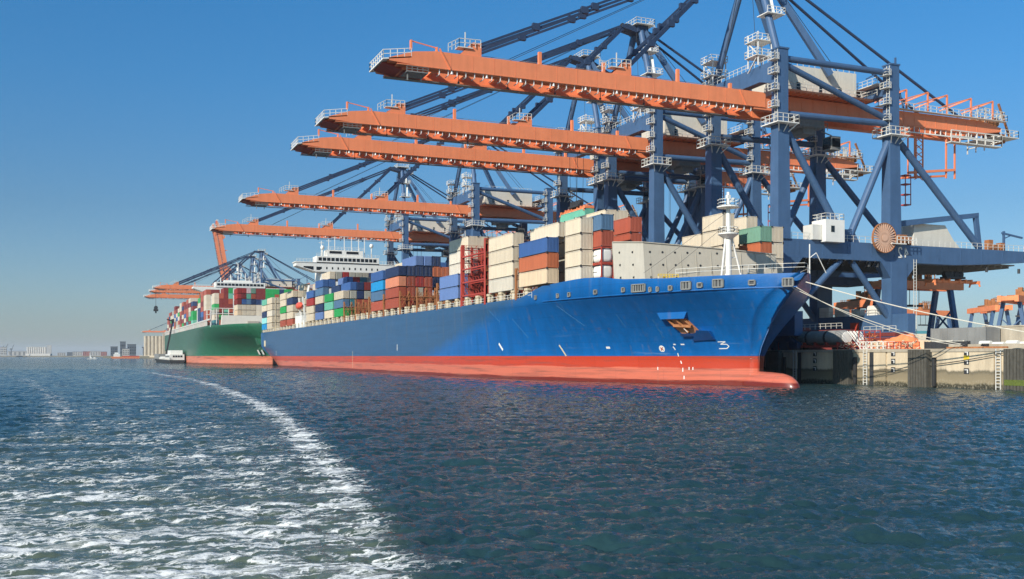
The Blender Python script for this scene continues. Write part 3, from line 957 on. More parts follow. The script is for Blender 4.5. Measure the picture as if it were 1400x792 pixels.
    for k, (x, y, z, a) in enumerate(((186, -2, 57, 2.2), (189, 0, 55.8, 2.6), (187.5, 2, 58.5, 1.8), (190.6, -1, 54.3, 1.6))):
        m.box(x, x + a, YB + y - 1.2, YB + y + 1.2, z - 1.2, z + 0.8)
    m.beam((187.3, gy[0] - 1, 61.0), (192, gy[0], 54.0), 0.4, 0.4)
    m.tube((188.5, YB - 3, 57.3), (188.5, YB + 3, 57.3), 1.0, 12)
    part('rear_winch', m, M['rust'])
    m = cmb()
    for k in range(14):
        x_, y_, z_ = 181 + (k * 37 % 90) / 10, YB - 4.6 + (k * 53 % 60) / 10, 56.9 + (k * 29 % 20) / 10
        m.beam((x_, y_, 56.8), (x_, y_, z_ + 1.6), 0.14, 0.14)
        m.beam((x_, y_, z_ + 1.4), (x_ + 1.6, y_ + 0.4, z_ + 1.0 + (k % 3) * 0.4), 0.12, 0.12)
    m.box(183, 188.5, YB - 3, YB + 3, 56.9, 57.0)
    m.rail([(181, YB - 4.8, 58.6), (189, YB - 4.8, 58.0), (189, YB + 3, 58.0)], h=1.2, step=1.1, t=0.1)
    part('winch_frame', m, M['house'])
    # hanging frame and ladder cage below the rear end
    m = cmb()
    for x in (163.5, 165.8):
        for y in (gy[0] - 0.3, gy[0] + 1.6):
            m.beam((x, y, 52.6), (x, y, 43.2), 0.24, 0.24)
    for i in range(6):
        m.beam((163.5, gy[0] - .3, 52 - i * 1.6), (165.8, gy[0] - .3, 50.6 - i * 1.6), 0.14, 0.14)
        m.beam((165.8, gy[0] - .3, 52 - i * 1.6), (163.5, gy[0] - .3, 50.6 - i * 1.6), 0.14, 0.14)
    m.beam((162, gy[0], 44.0), (174.5, gy[0] - 0.5, 45.4), 0.6, 0.5)
    m.beam((162, gy[0] + 2, 43.2), (174.5, gy[0] + 2, 44.5), 0.6, 0.4)
    for x in (172.5, 175):
        m.beam((x, gy[0] - .3, 53), (x, gy[0] - .3, 43.5), 0.3, 0.3)
    part('hanging_frame', m, O)
    m = cmb()
    for x in (160.9, 162.4):
        for y in (gy[0] - 0.3, gy[0] + 1.2):
            m.beam((x, y, 43.5), (x, y, 37.0), 0.14, 0.14)
    for z in (37.0, 39.2, 41.4, 43.3):
        m.box(160.9, 162.4, gy[0] - .3, gy[0] + 1.2, z, z + 0.25)
    part('ladder_cage', m, M['red'])
    # machinery house over the girder, on an orange floor
    m = cmb().box(127.4, 149.0, YB - 7.2, YB + 6.2, 57.1, 57.5)
    for i in range(14):
        m.box(127.6 + i * 1.45, 127.8 + i * 1.45, YB - 7.2, YB + 6.2, 56.85, 57.1)
    fl = part('house_floor', m, O)
    m = cmb().prismx([(YB - 5.4, 57.5), (YB + 5.4, 57.5), (YB + 5.4, 62.9), (YB, 64.0), (YB - 5.4, 62.9)], 128.2, 146.2)
    ho = part('machinery_house', m, M['house'])
    m = cmb()
    for i in range(24):
        m.box(128.5 + i * 0.74, 128.55 + i * 0.74, YB - 5.42, YB - 5.4, 59.2, 62.8)
    tag(part('cladding_rib', m, M['house'], ho), kind='stuff')
    m = cmb()
    for x in (131, 136.5, 141.5):
        m.box(x, x + 0.8, YB - 5.48, YB - 5.38, 58.2, 59.6)
    part('window', m, M['glass'], ho)
    m = cmb().rail([(127.5, YB - 7.1, 57.5), (147.4, YB - 7.1, 57.5), (147.4, YB + 6.1, 57.5)], h=1.3, step=1.5, t=0.09)
    m.rail([(128.4, YB - 5.2, 62.9), (146, YB - 5.2, 62.9)], h=1.2, step=1.5, t=0.08)
    part('house_railing', m, W, ho)
    # operator cab and trolley under the girder
    m = cmb().box(134.0, 140.0, YB - 3.0, YB + 3.0, 51.6, 53.6)
    m.box(135.5, 138.5, YB - 2.0, YB + 2.0, 50.4, 51.6)
    m.rail([(133.5, YB - 3.4, 51.0), (140.5, YB - 3.4, 51.0)], h=1.6, step=1.0, t=0.1)
    part('trolley', m, M['grey'])
    m = cmb().box(142.2, 144.6, YB - 2.6, YB + 0.2, 47.6, 50.4)
    m.beam((142.2, YB - 2.6, 50.4), (140, YB - 2, 51.2), 0.2, 0.2)
    cb = part('operator_cab', m, M['grey'])
    m = cmb().box(142.4, 144.4, YB - 2.66, YB - 2.6, 48.2, 50.0).box(142.14, 142.2, YB - 2.4, YB, 47.9, 50.1)
    part('cab_window', m, M['glass'], cb)
    # boom, hinged at the water side legs so that it can be raised
    HX, HZ = 124.6, 53.2
    bo = (HX, YB, HZ)
    def bmb():
        return MB(bo)
    m = bmb()
    for s in (-1, 1):
        Y = YB + s * 3.6
        m.prism([(55.5, 57.0), (51.5, 56.5), (47.0, 55.0), (47.2, 54.5), (52.0, 54.2), (124.2, 54.2), (124.2, 57.0)][::-1], Y - 0.8, Y + 0.8)
        for x in np.arange(58, 122, 4.05):
            m.box(x, x + 0.08, Y - 0.83, Y + 0.83, 54.25, 56.95)       # plate joints
        m.box(50, 125.6, YB + s * 2.75 - 0.2, YB + s * 2.75 + 0.2, 53.85, 54.19)      # trolley rail
        m.box(48.5, 124.2, Y - 0.86, Y + 0.86, 54.05, 54.196)           # lower flange
        m.box(121.5, 127.0, Y - 0.7, Y + 0.7, 53.6, 55.9)      # hinge end
    for x in range(48, 124, 6):
        m.box(x + 2, x + 2.6, YB - 2.8, YB + 2.8, 54.6, 56.4)
    m.box(49.8, 54.5, YB - 2.8, YB + 2.8, 53.6, 54.8)
    boom = m.build('boom', O, root)
    boom.location = Vector(bo) - Vector(CO)
    def bpart(name, mb, mat, kind=None):
        o = mb.build(name, mat, boom)
        if kind:
            o['kind'] = kind
        return o
    m = bmb()
    Yn = YB - 3.6
    for i, x in enumerate(np.arange(56, 121, 1.62)):
        m.box(x, x + 0.14, Yn - 0.60, Yn - 0.42, 53.15, 54.04)
        m.box(x, x + 0.12, Yn - 0.60, Yn + 0.9, 53.10, 53.24)
        if i % 4 == 1:
            m.tube((x + 0.7, Yn - 0.6, 54.04), (x + 0.7, Yn - 0.6, 53.4), 0.11, 6, 0.26)
    bpart('bracket', m, M['white'], 'stuff')
    m = bmb()
    m.box(48, 121.5, YB + 3.6 - 2.2, YB + 3.6 - 0.95, 53.3, 53.4)
    m.rail([(60, YB - 2.7, 57.0), (120, YB - 2.7, 57.0)], h=0.7, step=3.2, t=0.07, rails=1)
    bpart('boom_walkway', m, M['grey'])
    m = bmb()
    # nose platform: tray swept up towards the tip
    m.hexa([(46.0, YB - 4.4, 54.6), (51.0, YB - 4.4, 55.4), (51.0, YB + 4.4, 55.4), (46.0, YB + 4.4, 54.6),
            (46.0, YB - 4.4, 54.8), (51.0, YB - 4.4, 55.6), (51.0, YB + 4.4, 55.6), (46.0, YB + 4.4, 54.8)])
    m.rail([(51.0, YB - 4.35, 55.6), (46.1, YB - 4.35, 54.8), (46.1, YB + 4.35, 54.8), (51.0, YB + 4.35, 55.6)], h=1.4, step=1.2, t=0.1)
    bpart('nose_platform', m, M['white'])
    m = bmb()
    m.hexa([(46.4, YB - 2.7, 54.5), (50.5, YB - 2.7, 53.5), (50.5, YB + 2.7, 53.5), (46.4, YB + 2.7, 54.5),
            (46.4, YB - 2.7, 54.58), (50.5, YB - 2.7, 55.2), (50.5, YB + 2.7, 55.2), (46.4, YB + 2.7, 54.58)])
    bpart('nose_box', m, M['red'])
    m = bmb()
    m.box(50.2, 54.0, Yn - 0.8, Yn + 3.0, 53.0, 53.15)
    m.rail([(50.2, Yn - 0.75, 53.15), (54.0, Yn - 0.75, 53.15)], h=0.8, step=1.0, t=0.08)
    for x in (50.6, 53):
        m.beam((x, Yn + 0.2, 53.0), (x, Yn + 0.2, 51.8), 0.18, 0.18)
    bpart('service_basket', m, M['grey'])
    for x, hgt in ((75.0, 2.4), (88.0, 2.0), (104.0, 2.6), (116, 1.2)):
        m = bmb().box(x, x + 0.55, Yn - 0.3, Yn + 0.3, 57.0, 57.0 + hgt)
        bpart('boom_post', m, O)
    for a_, b_ in (((56.0, Yn - 0.88, 57.5), (58.0, Yn - 0.88, 54.1)), ((118.0, Yn - 0.85, 57.0), (119.6, Yn - 0.85, 54.0))):
        bpart('side_strut', bmb().beam(a_, b_, 0.22, 0.2), O)
    m = bmb()
    for x, hgt in ((51.0, 1.6), (55.6, 0.9)):
        m.box(x, x + 0.3, Yn - 0.3, Yn + 0.3, 57.0, 57.0 + hgt)
    m.beam((51.1, Yn, 58.5), (55.7, Yn, 57.8), 0.16, 0.16)
    bpart('nose_strut', m, O)
    for x in (63.0, 93.0):
        for s in (-1, 1):
            Y = YB + s * 3.6
            m = bmb().prism([(x - 3.2, 57.0), (x + 0.8, 57.0), (x + 0.8, 59.4), (x - 0.8, 59.4)], Y - 0.6, Y + 0.6)
            bpart('stay_bracket', m, O)
        m = bmb()
        m.box(x - 3.6, x - 0.9, Yn - 0.9, Yn + 0.9, 58.2, 58.35)
        m.rail([(x - 5.4, Yn - 0.8, 57.2), (x - 3.4, Yn - 0.8, 58.35), (x + 0.6, Yn - 0.8, 58.5)], h=1.4, step=0.9, t=0.1)
        m.beam((x - 2.0, Yn, 58.4), (x - 2.0, Yn, 61.2), 0.16, 0.16)
        bpart('stay_gallery', m, W)
    # lamps and hooks hanging below
    m = bmb()
    for x in np.arange(60, 120, 9.3):
        m.beam((x, Yn + 0.6, 53.9), (x, Yn + 0.6, 52.6), 0.1, 0.1)
        m.box(x - 0.15, x + 0.15, Yn + 0.45, Yn + 0.75, 52.3, 52.62)
    bpart('floodlight', m, M['dark'], 'stuff')
    # forestays: doubled bars with joints
    for x, off in ((63.0, 0.55), (93.0, 0.5)):
        for s in (-1, 1):
            a = Vector((x + 0.6, YB + s * 3.6, 59.0))
            b = Vector((AP.x - 4.6, YB + s * 1.1, AP.z + 0.1))
            m = cmb()
            for k in (-1, 1):
                o = Vector((0, 0, k * off * 0.8))
                m.beam(a + o * 0.6, b + o, 0.30, 0.42)
            for t in (0.2, 0.38, 0.42, 0.6, 0.78):
                c = a.lerp(b, t)
                m.box(c.x - 0.7, c.x + 0.7, c.y - 0.35, c.y + 0.35, c.z - 0.62, c.z + 0.62)
            part('forestay', m, M['stay'])
    m = cmb()
    for s in (-1, 1):
        m.beam((70, YB + s * 1.8, 58), (AP.x - 3, YB + s * 0.9, AP.z + 1.1), 0.09, 0.09)
        m.beam((AP.x + 1, YB + s * 0.9, AP.z + 0.9), (146, YB + s * 1, 63.5), 0.09, 0.09)
        m.beam((XW - 1.6, YB + s * 6, 62.0), (AP.x - 1.2, YB + s * 1.4, AP.z - 1), 0.08, 0.08)
    for k in range(6):
        m.beam((129 + k * 0.9, YB - 1 + (k % 2) * 2, 53.5), (129 + k * 0.9, YB - 1 + (k % 2) * 2, 38), 0.06, 0.06)
    part('hoist_rope', m, M['dark'])
    m = cmb()
    m.beam((158, YB - 4, 57), (158, YB - 4, 68.0), 0.35, 0.35).beam((158, YB - 4, 66.8), (150.1, YB - 4, 62.6), 0.25, 0.25).beam((160.5, YB - 4, 57), (158, YB - 4, 64.5), 0.25, 0.25)
    part('stay_prop', m, B)
    # portal house, cabin, gantry beam and davit
    m = cmb().box(131.3, 135.9, Y0 - 2.6, Y0 + 1.4, 26.9, 31.2)
    ca = part('electrical_cabin', m, M['white'])
    m = cmb().rail([(131.4, Y0 - 2.5, 31.2), (135.8, Y0 - 2.5, 31.2), (135.8, Y0 + 1.3, 31.2), (131.4, Y0 + 1.3, 31.2), (131.4, Y0 - 2.5, 31.2)], h=1.2, step=1.1, t=0.09)
    m.box(129.0, 131.2, Y0 - 1.6, Y0 + 1.2, 27.3, 30.2)
    part('cabin_railing', m, W, ca)
    m = cmb().box(131.24, 131.3, Y0 - 1.2, Y0 - 0.4, 28.2, 29.8)
    m.box(132.6, 133.4, Y0 - 2.66, Y0 - 2.6, 28.8, 30.0)
    part('cabin_window', m, M['glass'], ca)
    m = cmb().prism([(157.4, 27.3), (167.0, 27.3), (170.5, 27.3), (168.5, 29.0), (166.0, 32.2), (157.4, 32.2)], Y0 + 1.2, Y0 + 10)
    part('portal_house', m, M['house'])
    m = cmb().prism([(151.5, 31.0), (174.5, 34.2), (174.5, 35.2), (151.5, 32.2)], Y0 + 0.2, Y0 + 0.9)
    m.beam((173.9, Y0 + .55, 34.4), (175.0, Y0 + .55, 27.3), 1.0, 0.7)
    part('gantry_beam', m, B)
    m = cmb().beam((181.5, Y0, 27.3), (181.5, Y0, 31.6), 0.4, 0.4).beam((180.9, Y0, 31.2), (187, Y0, 30.4), 0.35, 0.35).beam((181.5, Y0, 30), (184, Y0, 30.9), 0.2, 0.2)
    part('davit', m, B)
    for i, x in enumerate((152.6, 154.0, 176.6, 178.0, 180.0, 189.5, 191.0)):
        m = cmb().box(x, x + 1.1, Y0 - 0.6, Y0 + 0.7, 27.35, 28.5 + 0.5 * (i % 3))
        m.box(x + 0.2, x + 0.9, Y0 - 0.68, Y0 - 0.6, 27.5, 28.2)
        part('equipment_box', m, M['rust'])
    m = cmb()
    for x in (144, 146.2, 176, 185.5):
        m.tube((x, Y0 - 0.4, 23.6), (x, Y0 - 0.4, 22.6), 0.28, 8)
    for x in np.arange(126, 148, 1.9):
        m.beam((x, Y0 - 1.0, 23.75), (x + 0.6, Y0 + 0.6, 22.7), 0.3, 0.35)
    part('girder_fitting', m, M['dark'])
    m = cmb().ladder((155.0, Y0 - 1.5, 9), (155.0, Y0 - 1.5, 24.4), w=0.7, axis=(1, 0, 0), step=0.6, t=0.09)
    part('leg_ladder', m, W)
    # cable reel
    RX, RY, RZ, RR = 146.3, Y0 - 2.1, 28.3, 2.95
    m = cmb()
    m.tube((RX, RY - 0.28, RZ), (RX, RY + 0.28, RZ), 0.75, 16)
    n = 30
    for i in range(n):
        t = 2 * math.pi * i / n
        a = Vector((math.cos(t), 0, math.sin(t)))
        m.beam(Vector((RX, RY, RZ)) + a * 0.7, Vector((RX, RY, RZ)) + a * RR, 0.24, 0.4, up=(0, 1, 0))
    re = part('cable_reel', m, M['copper'])
    m = cmb()
    for i in range(n):
        t, t2 = 2 * math.pi * i / n, 2 * math.pi * (i + 1) / n
        m.beam((RX + math.cos(t) * RR, RY, RZ + math.sin(t) * RR), (RX + math.cos(t2) * RR, RY, RZ + math.sin(t2) * RR), 0.1, 0.5, up=(0, 1, 0))
    m.beam((RX - 2.6, RY + 0.1, RZ), (RX + 2.6, RY + 0.1, RZ), 0.1, 0.16)
    part('reel_rim', m, M['rust'], re)
    m = cmb().box(RX - 2.2, RX + 3.6, Y0 - 1.6, Y0 - 1.0, 27.2, 27.36)
    m.box(RX + 1.6, RX + 5.4, Y0 - 2.6, Y0 - 1.0, 27.2, 27.36)
    m.rail([(RX + 3.0, Y0 - 2.5, 27.36), (RX + 8.0, Y0 - 2.5, 27.36)], h=1.4, step=1.0, t=0.11)
    part('reel_platform', m, M['white'])
    m = cmb().box(150.4, 152.4, Y0 - 2.0, Y0 - 1.05, 27.4, 29.2)
    part('reel_motor', m, M['rust'])
    # red warning panel on the sill
    m = cmb().box(XL - 1.02, XL - 0.96, Y0 + 8, Y0 + 10.6, 9.4, 11.8)
    part('warning_panel', m, M['red'])
    return root, boom

crane, boom0 = build_crane()
crane['label'] = 'nearest blue crane with orange boom, numbered 42, by the blue bow'
crane['group'] = 'container cranes along the quay'
index_kids()
CR = [(201.0, 'second nearest blue and orange crane, lifting a mint green container'),
      (228.8, 'third crane from the bow, standing close beside the one lifting a container'),
      (318.2, 'fourth crane from the bow, with cream machinery house over the middle of the blue ship'),
      (399.2, 'fifth crane from the bow, standing by the white bridge of the blue ship'),
      (765.0, 'first of the far cranes over the green ship, tallest pylon of that cluster'),
      (809.0, 'middle one of the far lowered cranes standing over the green ship'),
      (884.0, 'last far crane with lowered boom over the green ship'),
      (2190.0, 'tiny most distant crane whose boom shows left of the green ship stern')]
cranes = [crane]
for y, lab in CR:
    c = copy_tree(crane)
    c.location = (XW, y, ZQ)
    if y > 2000:
        c.location.x = XW + 62
    c['label'] = lab
    cranes.append(c)
for y_, lab_ in ((950.0, 'far crane with its orange boom raised almost upright above the green ship'), (979.0, 'crane just behind the first raised one, its boom upright as well')):
    c = copy_tree(crane, skip=('forestay', 'hoist_rope'))
    c.location = (XW, y_, ZQ)
    c['label'] = lab_
    for ch in c.children:
        if ch.name.startswith('boom'):
            ch.rotation_euler = (0, R(80), 0)
    cranes.append(c)
index_kids()
# number plate 42, mirrored as in the photograph, on the nearest crane only
def number42():
    m = cmb()
    x, y, z, w, h, t = 151.0, Y0 - 1.06, 24.75, 1.15, 1.95, 0.27
    def st(a, b):
        m.beam((x + a[0] * w, y, z + a[1] * h), (x + b[0] * w, y, z + b[1] * h), t, 0.06, up=(0, 1, 0)) if False else m.beam((x + a[0] * w, y, z + a[1] * h), (x + b[0] * w, y, z + b[1] * h), 0.06, t, up=(0, 0, 1)) if abs(a[1] - b[1]) < abs(a[0] - b[0]) else m.beam((x + a[0] * w, y, z + a[1] * h), (x + b[0] * w, y, z + b[1] * h), t, 0.06, up=(0, 1, 0))
    # mirrored 2 on the left, mirrored 4 on the right
    two = [(0.8, 0.8), (0.65, 1.0), (0.25, 1.0), (0.05, 0.8), (0.1, 0.55), (0.85, 0.0), (0.0, 0.0)]
    for a, b in zip(two[:-1], two[1:]):
        st(a, b)
    four = [(1.6, 0.0), (1.6, 1.0), (2.25, 0.35), (1.35, 0.35)]
    for a, b in zip(four[:-1], four[1:]):
        st(a, b)
    m.build('crane_number', M['white'], crane)
number42()

# ------------------------------------------------------------------ ships
def interp_smooth(xs, ys, x):
    """monotone cubic interpolation"""
    xs, ys = np.array(xs, float), np.array(ys, float)
    h = np.diff(xs)
    dl = np.diff(ys) / h
    m = np.zeros_like(ys)
    m[0], m[-1] = dl[0], dl[-1]
    for i in range(1, len(xs) - 1):
        m[i] = 0 if dl[i - 1] * dl[i] <= 0 else 2 * dl[i - 1] * dl[i] / (dl[i - 1] + dl[i])
    x = np.clip(x, xs[0], xs[-1])
    i = np.clip(np.searchsorted(xs, x) - 1, 0, len(xs) - 2)
    t = (x - xs[i]) / h[i]
    return ((1 + 2 * t) * (1 - t) ** 2 * ys[i] + t * (1 - t) ** 2 * h[i] * m[i] + t * t * (3 - 2 * t) * ys[i + 1] + t * t * (t - 1) * h[i] * m[i + 1])

def hull_mesh(root, mat, cx, half, ybow, ystern, deckz, topz, stem, wl, dk, bulb, flare_top, stern_cut):
    """stem: (z list, y list) from the bow point; wl, dk: distance behind the stem -> half breadth; topz(y) top edge"""
    zl = [-4, -1.5, 0, 1.2, 2.4, 3.6, 4.8, 6.2, 7.8, 9.4, 11, 12.4, 13.6, 14.6, flare_top]
    par = 130.0 * (half / 19.5)
    ts = np.concatenate([np.linspace(0, 1, 48) ** 1.6, 1 + np.linspace(0, 1, 30)[1:]])
    verts, nz = [], len(zl) + 1
    for side in (-1, 1):
        for k in range(nz):
            for t in ts:
                z = zl[k] if k < len(zl) else None
                zz = z if z is not None else flare_top
                ys = ybow + float(interp_smooth(stem[0], stem[1], zz if z is not None else flare_top + 2.0))
                ye = ystern - float(np.interp(zz, [-4, 0, 5, 8, 20], stern_cut))
                yp = ybow + par
                y = ys + (yp - ys) * min(t, 1) if t <= 1 else yp + (ye - yp) * (t - 1)
                if z is None:
                    zz = topz(y)
                b = y - ybow
                w = 0.0 if zz <= 4.0 else min(1.0, ((zz - 4.0) / (flare_top - 4.0))) ** 1.55
                hw = float(interp_smooth(wl[0], wl[1], b))
                hd = float(interp_smooth(dk[0], dk[1], b))
                hb = hw + (hd - hw) * w
                if t == 0:
                    hb = 0.12
                # run aft below the waterline knuckle
                back = max(0.0, (y - (ye - 46)) / 46) if t > 1 else 0
                hb *= 1 - 0.42 * back ** 2 * max(0.0, 1 - max(zz, 0) / 9.0)
                verts.append((cx + side * hb * 1.0, y, zz))
    nt_ = len(ts)
    faces = []
    for s in (0, 1):
        b0 = s * nz * nt_
        for k in range(nz - 1):
            for i in range(nt_ - 1):
                a = b0 + k * nt_ + i
                f = (a, a + 1, a + nt_ + 1, a + nt_)
                faces.append(f if s == 1 else f[::-1])
    off = nz * nt_
    for k in range(nz - 1):     # stem strip and transom
        a = k * nt_
        faces.append((a, a + nt_, a + nt_ + off, a + off))
        e = k * nt_ + nt_ - 1
        faces.append((e, e + off, e + nt_ + off, e + nt_))
    me = bpy.data.meshes.new('hull')
    me.from_pydata(verts, [], faces)
    me.materials.append(mat)
    me.polygons.foreach_set('use_smooth', [True] * len(me.polygons))
    me.update()
    o = bpy.data.objects.new('hull', me)
    C.objects.link(o)
    o.parent = root
    if bulb:
        # bulbous nose: lathed along y
        m = MB()
        prof = bulb
        n = 20
        rings = []
        for (y, r, zc) in prof:
            rings.append([(cx + r * 0.8 * math.cos(2 * math.pi * i / n), y, zc + r * math.sin(2 * math.pi * i / n)) for i in range(n)])
        vs = [v for r_ in rings for v in r_]
        fs = []
        for j in range(len(rings) - 1):
            for i in range(n):
                fs.append((j * n + i, j * n + (i + 1) % n, (j + 1) * n + (i + 1) % n, (j + 1) * n + i))
        fs.append(tuple(range(n)))
        m.add(vs, fs)
        m.build('bulb', mat, root, smooth=True)
    # deck
    dv, df = [], []
    for y in np.linspace(ybow + 6, ystern - 0.3, 60):
        hd = float(interp_smooth(dk[0], dk[1], y - ybow)) - 0.25
        dv += [(cx - hd, y, deckz), (cx + hd, y, deckz)]
    for i in range(59):
        df.append((2 * i, 2 * i + 1, 2 * i + 3, 2 * i + 2))
    MB().add(dv, df).build('deck', M['deck'], root)
    return o

BC = 99.5
blue = thing('container_ship', 'blue hulled container ship with red boot topping moored bow towards us', 'ship', (0, 0, 0))
def blue_top(y):
    return float(np.interp(y, [120, 139, 150, 153, 160, 174, 180, 184, 600], [17.3, 17.4, 17.9, 18.5, 18.75, 18.2, 17.0, 16.35, 16.2]))
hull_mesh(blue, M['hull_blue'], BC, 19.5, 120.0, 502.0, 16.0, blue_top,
          ([-4, 0, 2.3, 4.8, 7.5, 10.2, 13.5, 15.3, 17.6], [14.5, 12.6, 12.1, 12.0, 10.6, 8.7, 5.2, 3.0, 0.2]),
          ([0, 8, 12, 20, 30, 41, 60, 80, 101, 128, 400], [0.2, 0.5, 1.1, 4.6, 8.0, 11.2, 15.2, 17.9, 19.2, 19.5, 19.5]),
          ([0, 2, 5, 10, 19, 32, 45, 62, 85, 400], [0.15, 1.8, 4.6, 8.2, 12.6, 16.2, 18.2, 19.3, 19.5, 19.5]),
          [(140, 2.0, 0.0), (132.2, 2.35, 0.0), (128.5, 2.3, -0.05), (126.0, 2.15, -0.05), (124.3, 1.85, -0.15), (123.2, 1.35, -0.3), (122.6, 0.8, -0.45), (122.35, 0.1, -0.5)], 15.3,
          [26, 14, 5, 2, 0])

def hb_blue(y, z):
    b = y - 120.0
    hw = float(interp_smooth([0, 8, 12, 20, 30, 41, 60, 80, 101, 128, 400], [0.2, 0.5, 1.1, 4.6, 8.0, 11.2, 15.2, 17.9, 19.2, 19.5, 19.5], b))
    hd = float(interp_smooth([0, 2, 5, 10, 19, 32, 45, 62, 85, 400], [0.15, 1.8, 4.6, 8.2, 12.6, 16.2, 18.2, 19.3, 19.5, 19.5], b))
    w = 0.0 if z <= 4 else min(1.0, (z - 4.0) / 11.3) ** 1.55
    return hw + (hd - hw) * w
def on_hull(y, z, out=0.04):
    """point on the blue ship's starboard shell and its outward normal"""
    p = Vector((BC - hb_blue(y, z), y, z))
    py = Vector((BC - hb_blue(y + 0.5, z), y + 0.5, z))
    pz = Vector((BC - hb_blue(y, z + 0.3), y, z + 0.3))
    n = (pz - p).cross(py - p).normalized()
    if n.x > 0:
        n = -n
    return p + n * out, n, (py - p).normalized(), (pz - p).normalized()

def hull_at(u, v):
    """shell point seen at photo pixel (u, v)"""
    best = None
    for y in np.arange(121, 490, 0.25):
        # find z on this station matching v, test u
        for z in (None,):
            x = BC - 19
            for _ in range(6):
                d = x * SIN + y * COS
                z = CAMZ + (HOR - v) * d / FPX
                x = BC - hb_blue(y, max(z, 0.1))
            uu = 700 + FPX * (x * COS - y * SIN) / (x * SIN + y * COS)
            e = abs(uu - u)
            if best is None or e < best[0]:
                best = (e, y, z)
    return best[1], best[2]

def blue_details():
    # draught marks, thruster disc, load marks: flat paint on the shell
    def patch(name, u0, v0, u1, v1, wpx, mat):
        y0, z0 = hull_at(u0, v0)
        y1, z1 = hull_at(u1, v1)
        m = MB()
        n = 4
        for i in range(n):
            ya, za = y0 + (y1 - y0) * i / n, z0 + (z1 - z0) * i / n
            yb, zb = y0 + (y1 - y0) * (i + 1) / n, z0 + (z1 - z0) * (i + 1) / n
            a, na, ta, ua = on_hull(ya, za)
            b, nb, tb, ub = on_hull(yb, zb)
            d = (b - a).normalized()
            s = na.cross(d).normalized() * (wpx * 0.135 / 2)
            m.hexa([a - s - na * 0.05, a + s - na * 0.05, b + s - nb * 0.05, b - s - nb * 0.05, a - s, a + s, b + s, b - s])
        return m.build(name, mat, blue)
    patch('tug_mark', 543, 471, 543, 479.5, 2, M['white'])
    patch('tug_mark', 682.5, 470, 687.5, 479, 3.6, M['white'])
    patch('tug_mark', 829.5, 475.5, 834.5, 475.5, 3, M['white'])
    patch('scrape_mark', 765, 472, 774, 487, 2.5, M['buff'])
    patch('load_mark', 921, 471, 924.5, 471, 1.6, M['white'])
    patch('load_mark', 931, 471, 935, 471, 1.6, M['white'])
    pts = [(920.5, 474), (926, 483), (930, 492), (933, 503), (935, 514), (935.5, 523)]
    for a, b in zip(pts[:-1], pts[1:]):
        patch('draught_mark', a[0], a[1], (a[0] + b[0]) / 2, (a[1] + b[1]) / 2, 1.4, M['white'])
    for u in (899, 943, 948):
        patch('draught_mark', u, 502, u, 506, 1.3, M['white'])
    patch('draught_mark', 482, 480, 482, 503, 0.9, M['buff'])
    patch('draught_mark', 377.5, 480, 377.5, 486, 1.6, M['white'])
    # thruster sign: white disc with a cross
    y, z = hull_at(905.5, 477)
    p, n, ty, tz = on_hull(y, z, 0.05)
    m = MB()
    m.tube(p - n * 0.05, p, 0.62, 18)
    m.build('thruster_sign', M['white'], blue)
    m = MB()
    for s in (-1, 1):
        a = (ty * s + tz).normalized() * 0.42
        m.beam(p - a + n * 0.02, p + a + n * 0.02, 0.14, 0.05, up=n)
    m.build('thruster_cross', M['red'], blue)
    # bulb sign: the mirrored figure
    segs = [(982, 467.5, 991, 467.2), (991, 467.2, 986, 470.8), (986, 470.8, 994, 470.8), (994, 470.8, 996, 473.5), (996, 473.5, 994, 476.6), (994, 476.6, 984, 476.8)]
    for a in segs:
        patch('bulb_sign', *a, 1.1, M['white'])
    for a in ((668, 424, 684, 441), (765, 414, 772, 426), (760, 418, 800, 446), (700, 436, 722, 462), (893, 437, 906, 462), (842, 430, 856, 448)):
        patch('scuff_mark', *a, 0.9, M['scuff'])
    # mooring openings in the bulwark
    for u, v, w in ((733, 407, 0.6), (763, 404.5, 0.6), (779, 403, 0.7), (814, 399.5, 0.8), (852, 396.5, 0.6), (873, 394, 3.0), (890, 396, 0.4), (900, 395.5, 0.4), (917, 394, 0.6), (938, 390.5, 1.7), (957, 390, 0.8), (981.5, 387.5, 1.7), (1027, 386.5, 0.9), (1076, 386, 1.5)):
        y, z = hull_at(u, v)
        p, n, ty, tz = on_hull(y, z, 0.02)
        n = Vector((n.x, n.y, 0)).normalized()
        ty = Vector((-n.y, n.x, 0))
        m = MB()
        h = 0.6 if w > 1.2 else 0.34
        zz = Vector((0, 0, 1))
        for s in (-1, 1):
            m.beam(p + ty * s * w / 2 - zz * h + n * 0.12, p + ty * s * w / 2 + zz * h + n * 0.12, 0.16, 0.3)
            m.beam(p - ty * w / 2 + zz * s * h + n * 0.12, p + ty * w / 2 + zz * s * h + n * 0.12, 0.3, 0.16)
        if w > 1.2:
            for k in range(int(w / 0.55)):
                c = p + ty * (-w / 2 + 0.35 + k * 0.55)
                m.tube(c - zz * h + n * 0.08, c + zz * h + n * 0.08, 0.13, 8)
        f = m.build('fairlead', M['fairlead'], blue)
        MB().beam(p - ty * w / 2 + n * 0.03, p + ty * w / 2 + n * 0.03, 0.1, h * 1.8).build('fairlead_opening', M['dark'], f)
    # knuckle line: the bulwark foot
    m = MB()
    prev = None
    for y in np.arange(121.2, 176, 2.5):
        p, n, _, _ = on_hull(y, 15.25, 0.03)
        if prev is not None:
            m.beam(prev, p, 0.12, 0.16)
        prev = p
    m.build('rubbing_bar', M['hull_blue'], blue)
    # anchor pocket: bolster box, recess and anchor
    ya, za = hull_at(933, 446)
    def S(a, b, c):
        """a metres towards the bow, b up, c out from the shell"""
        q, n, _, _ = on_hull(ya - a, za + b, 0)
        return q + Vector((n.x, n.y, 0)).normalized() * c
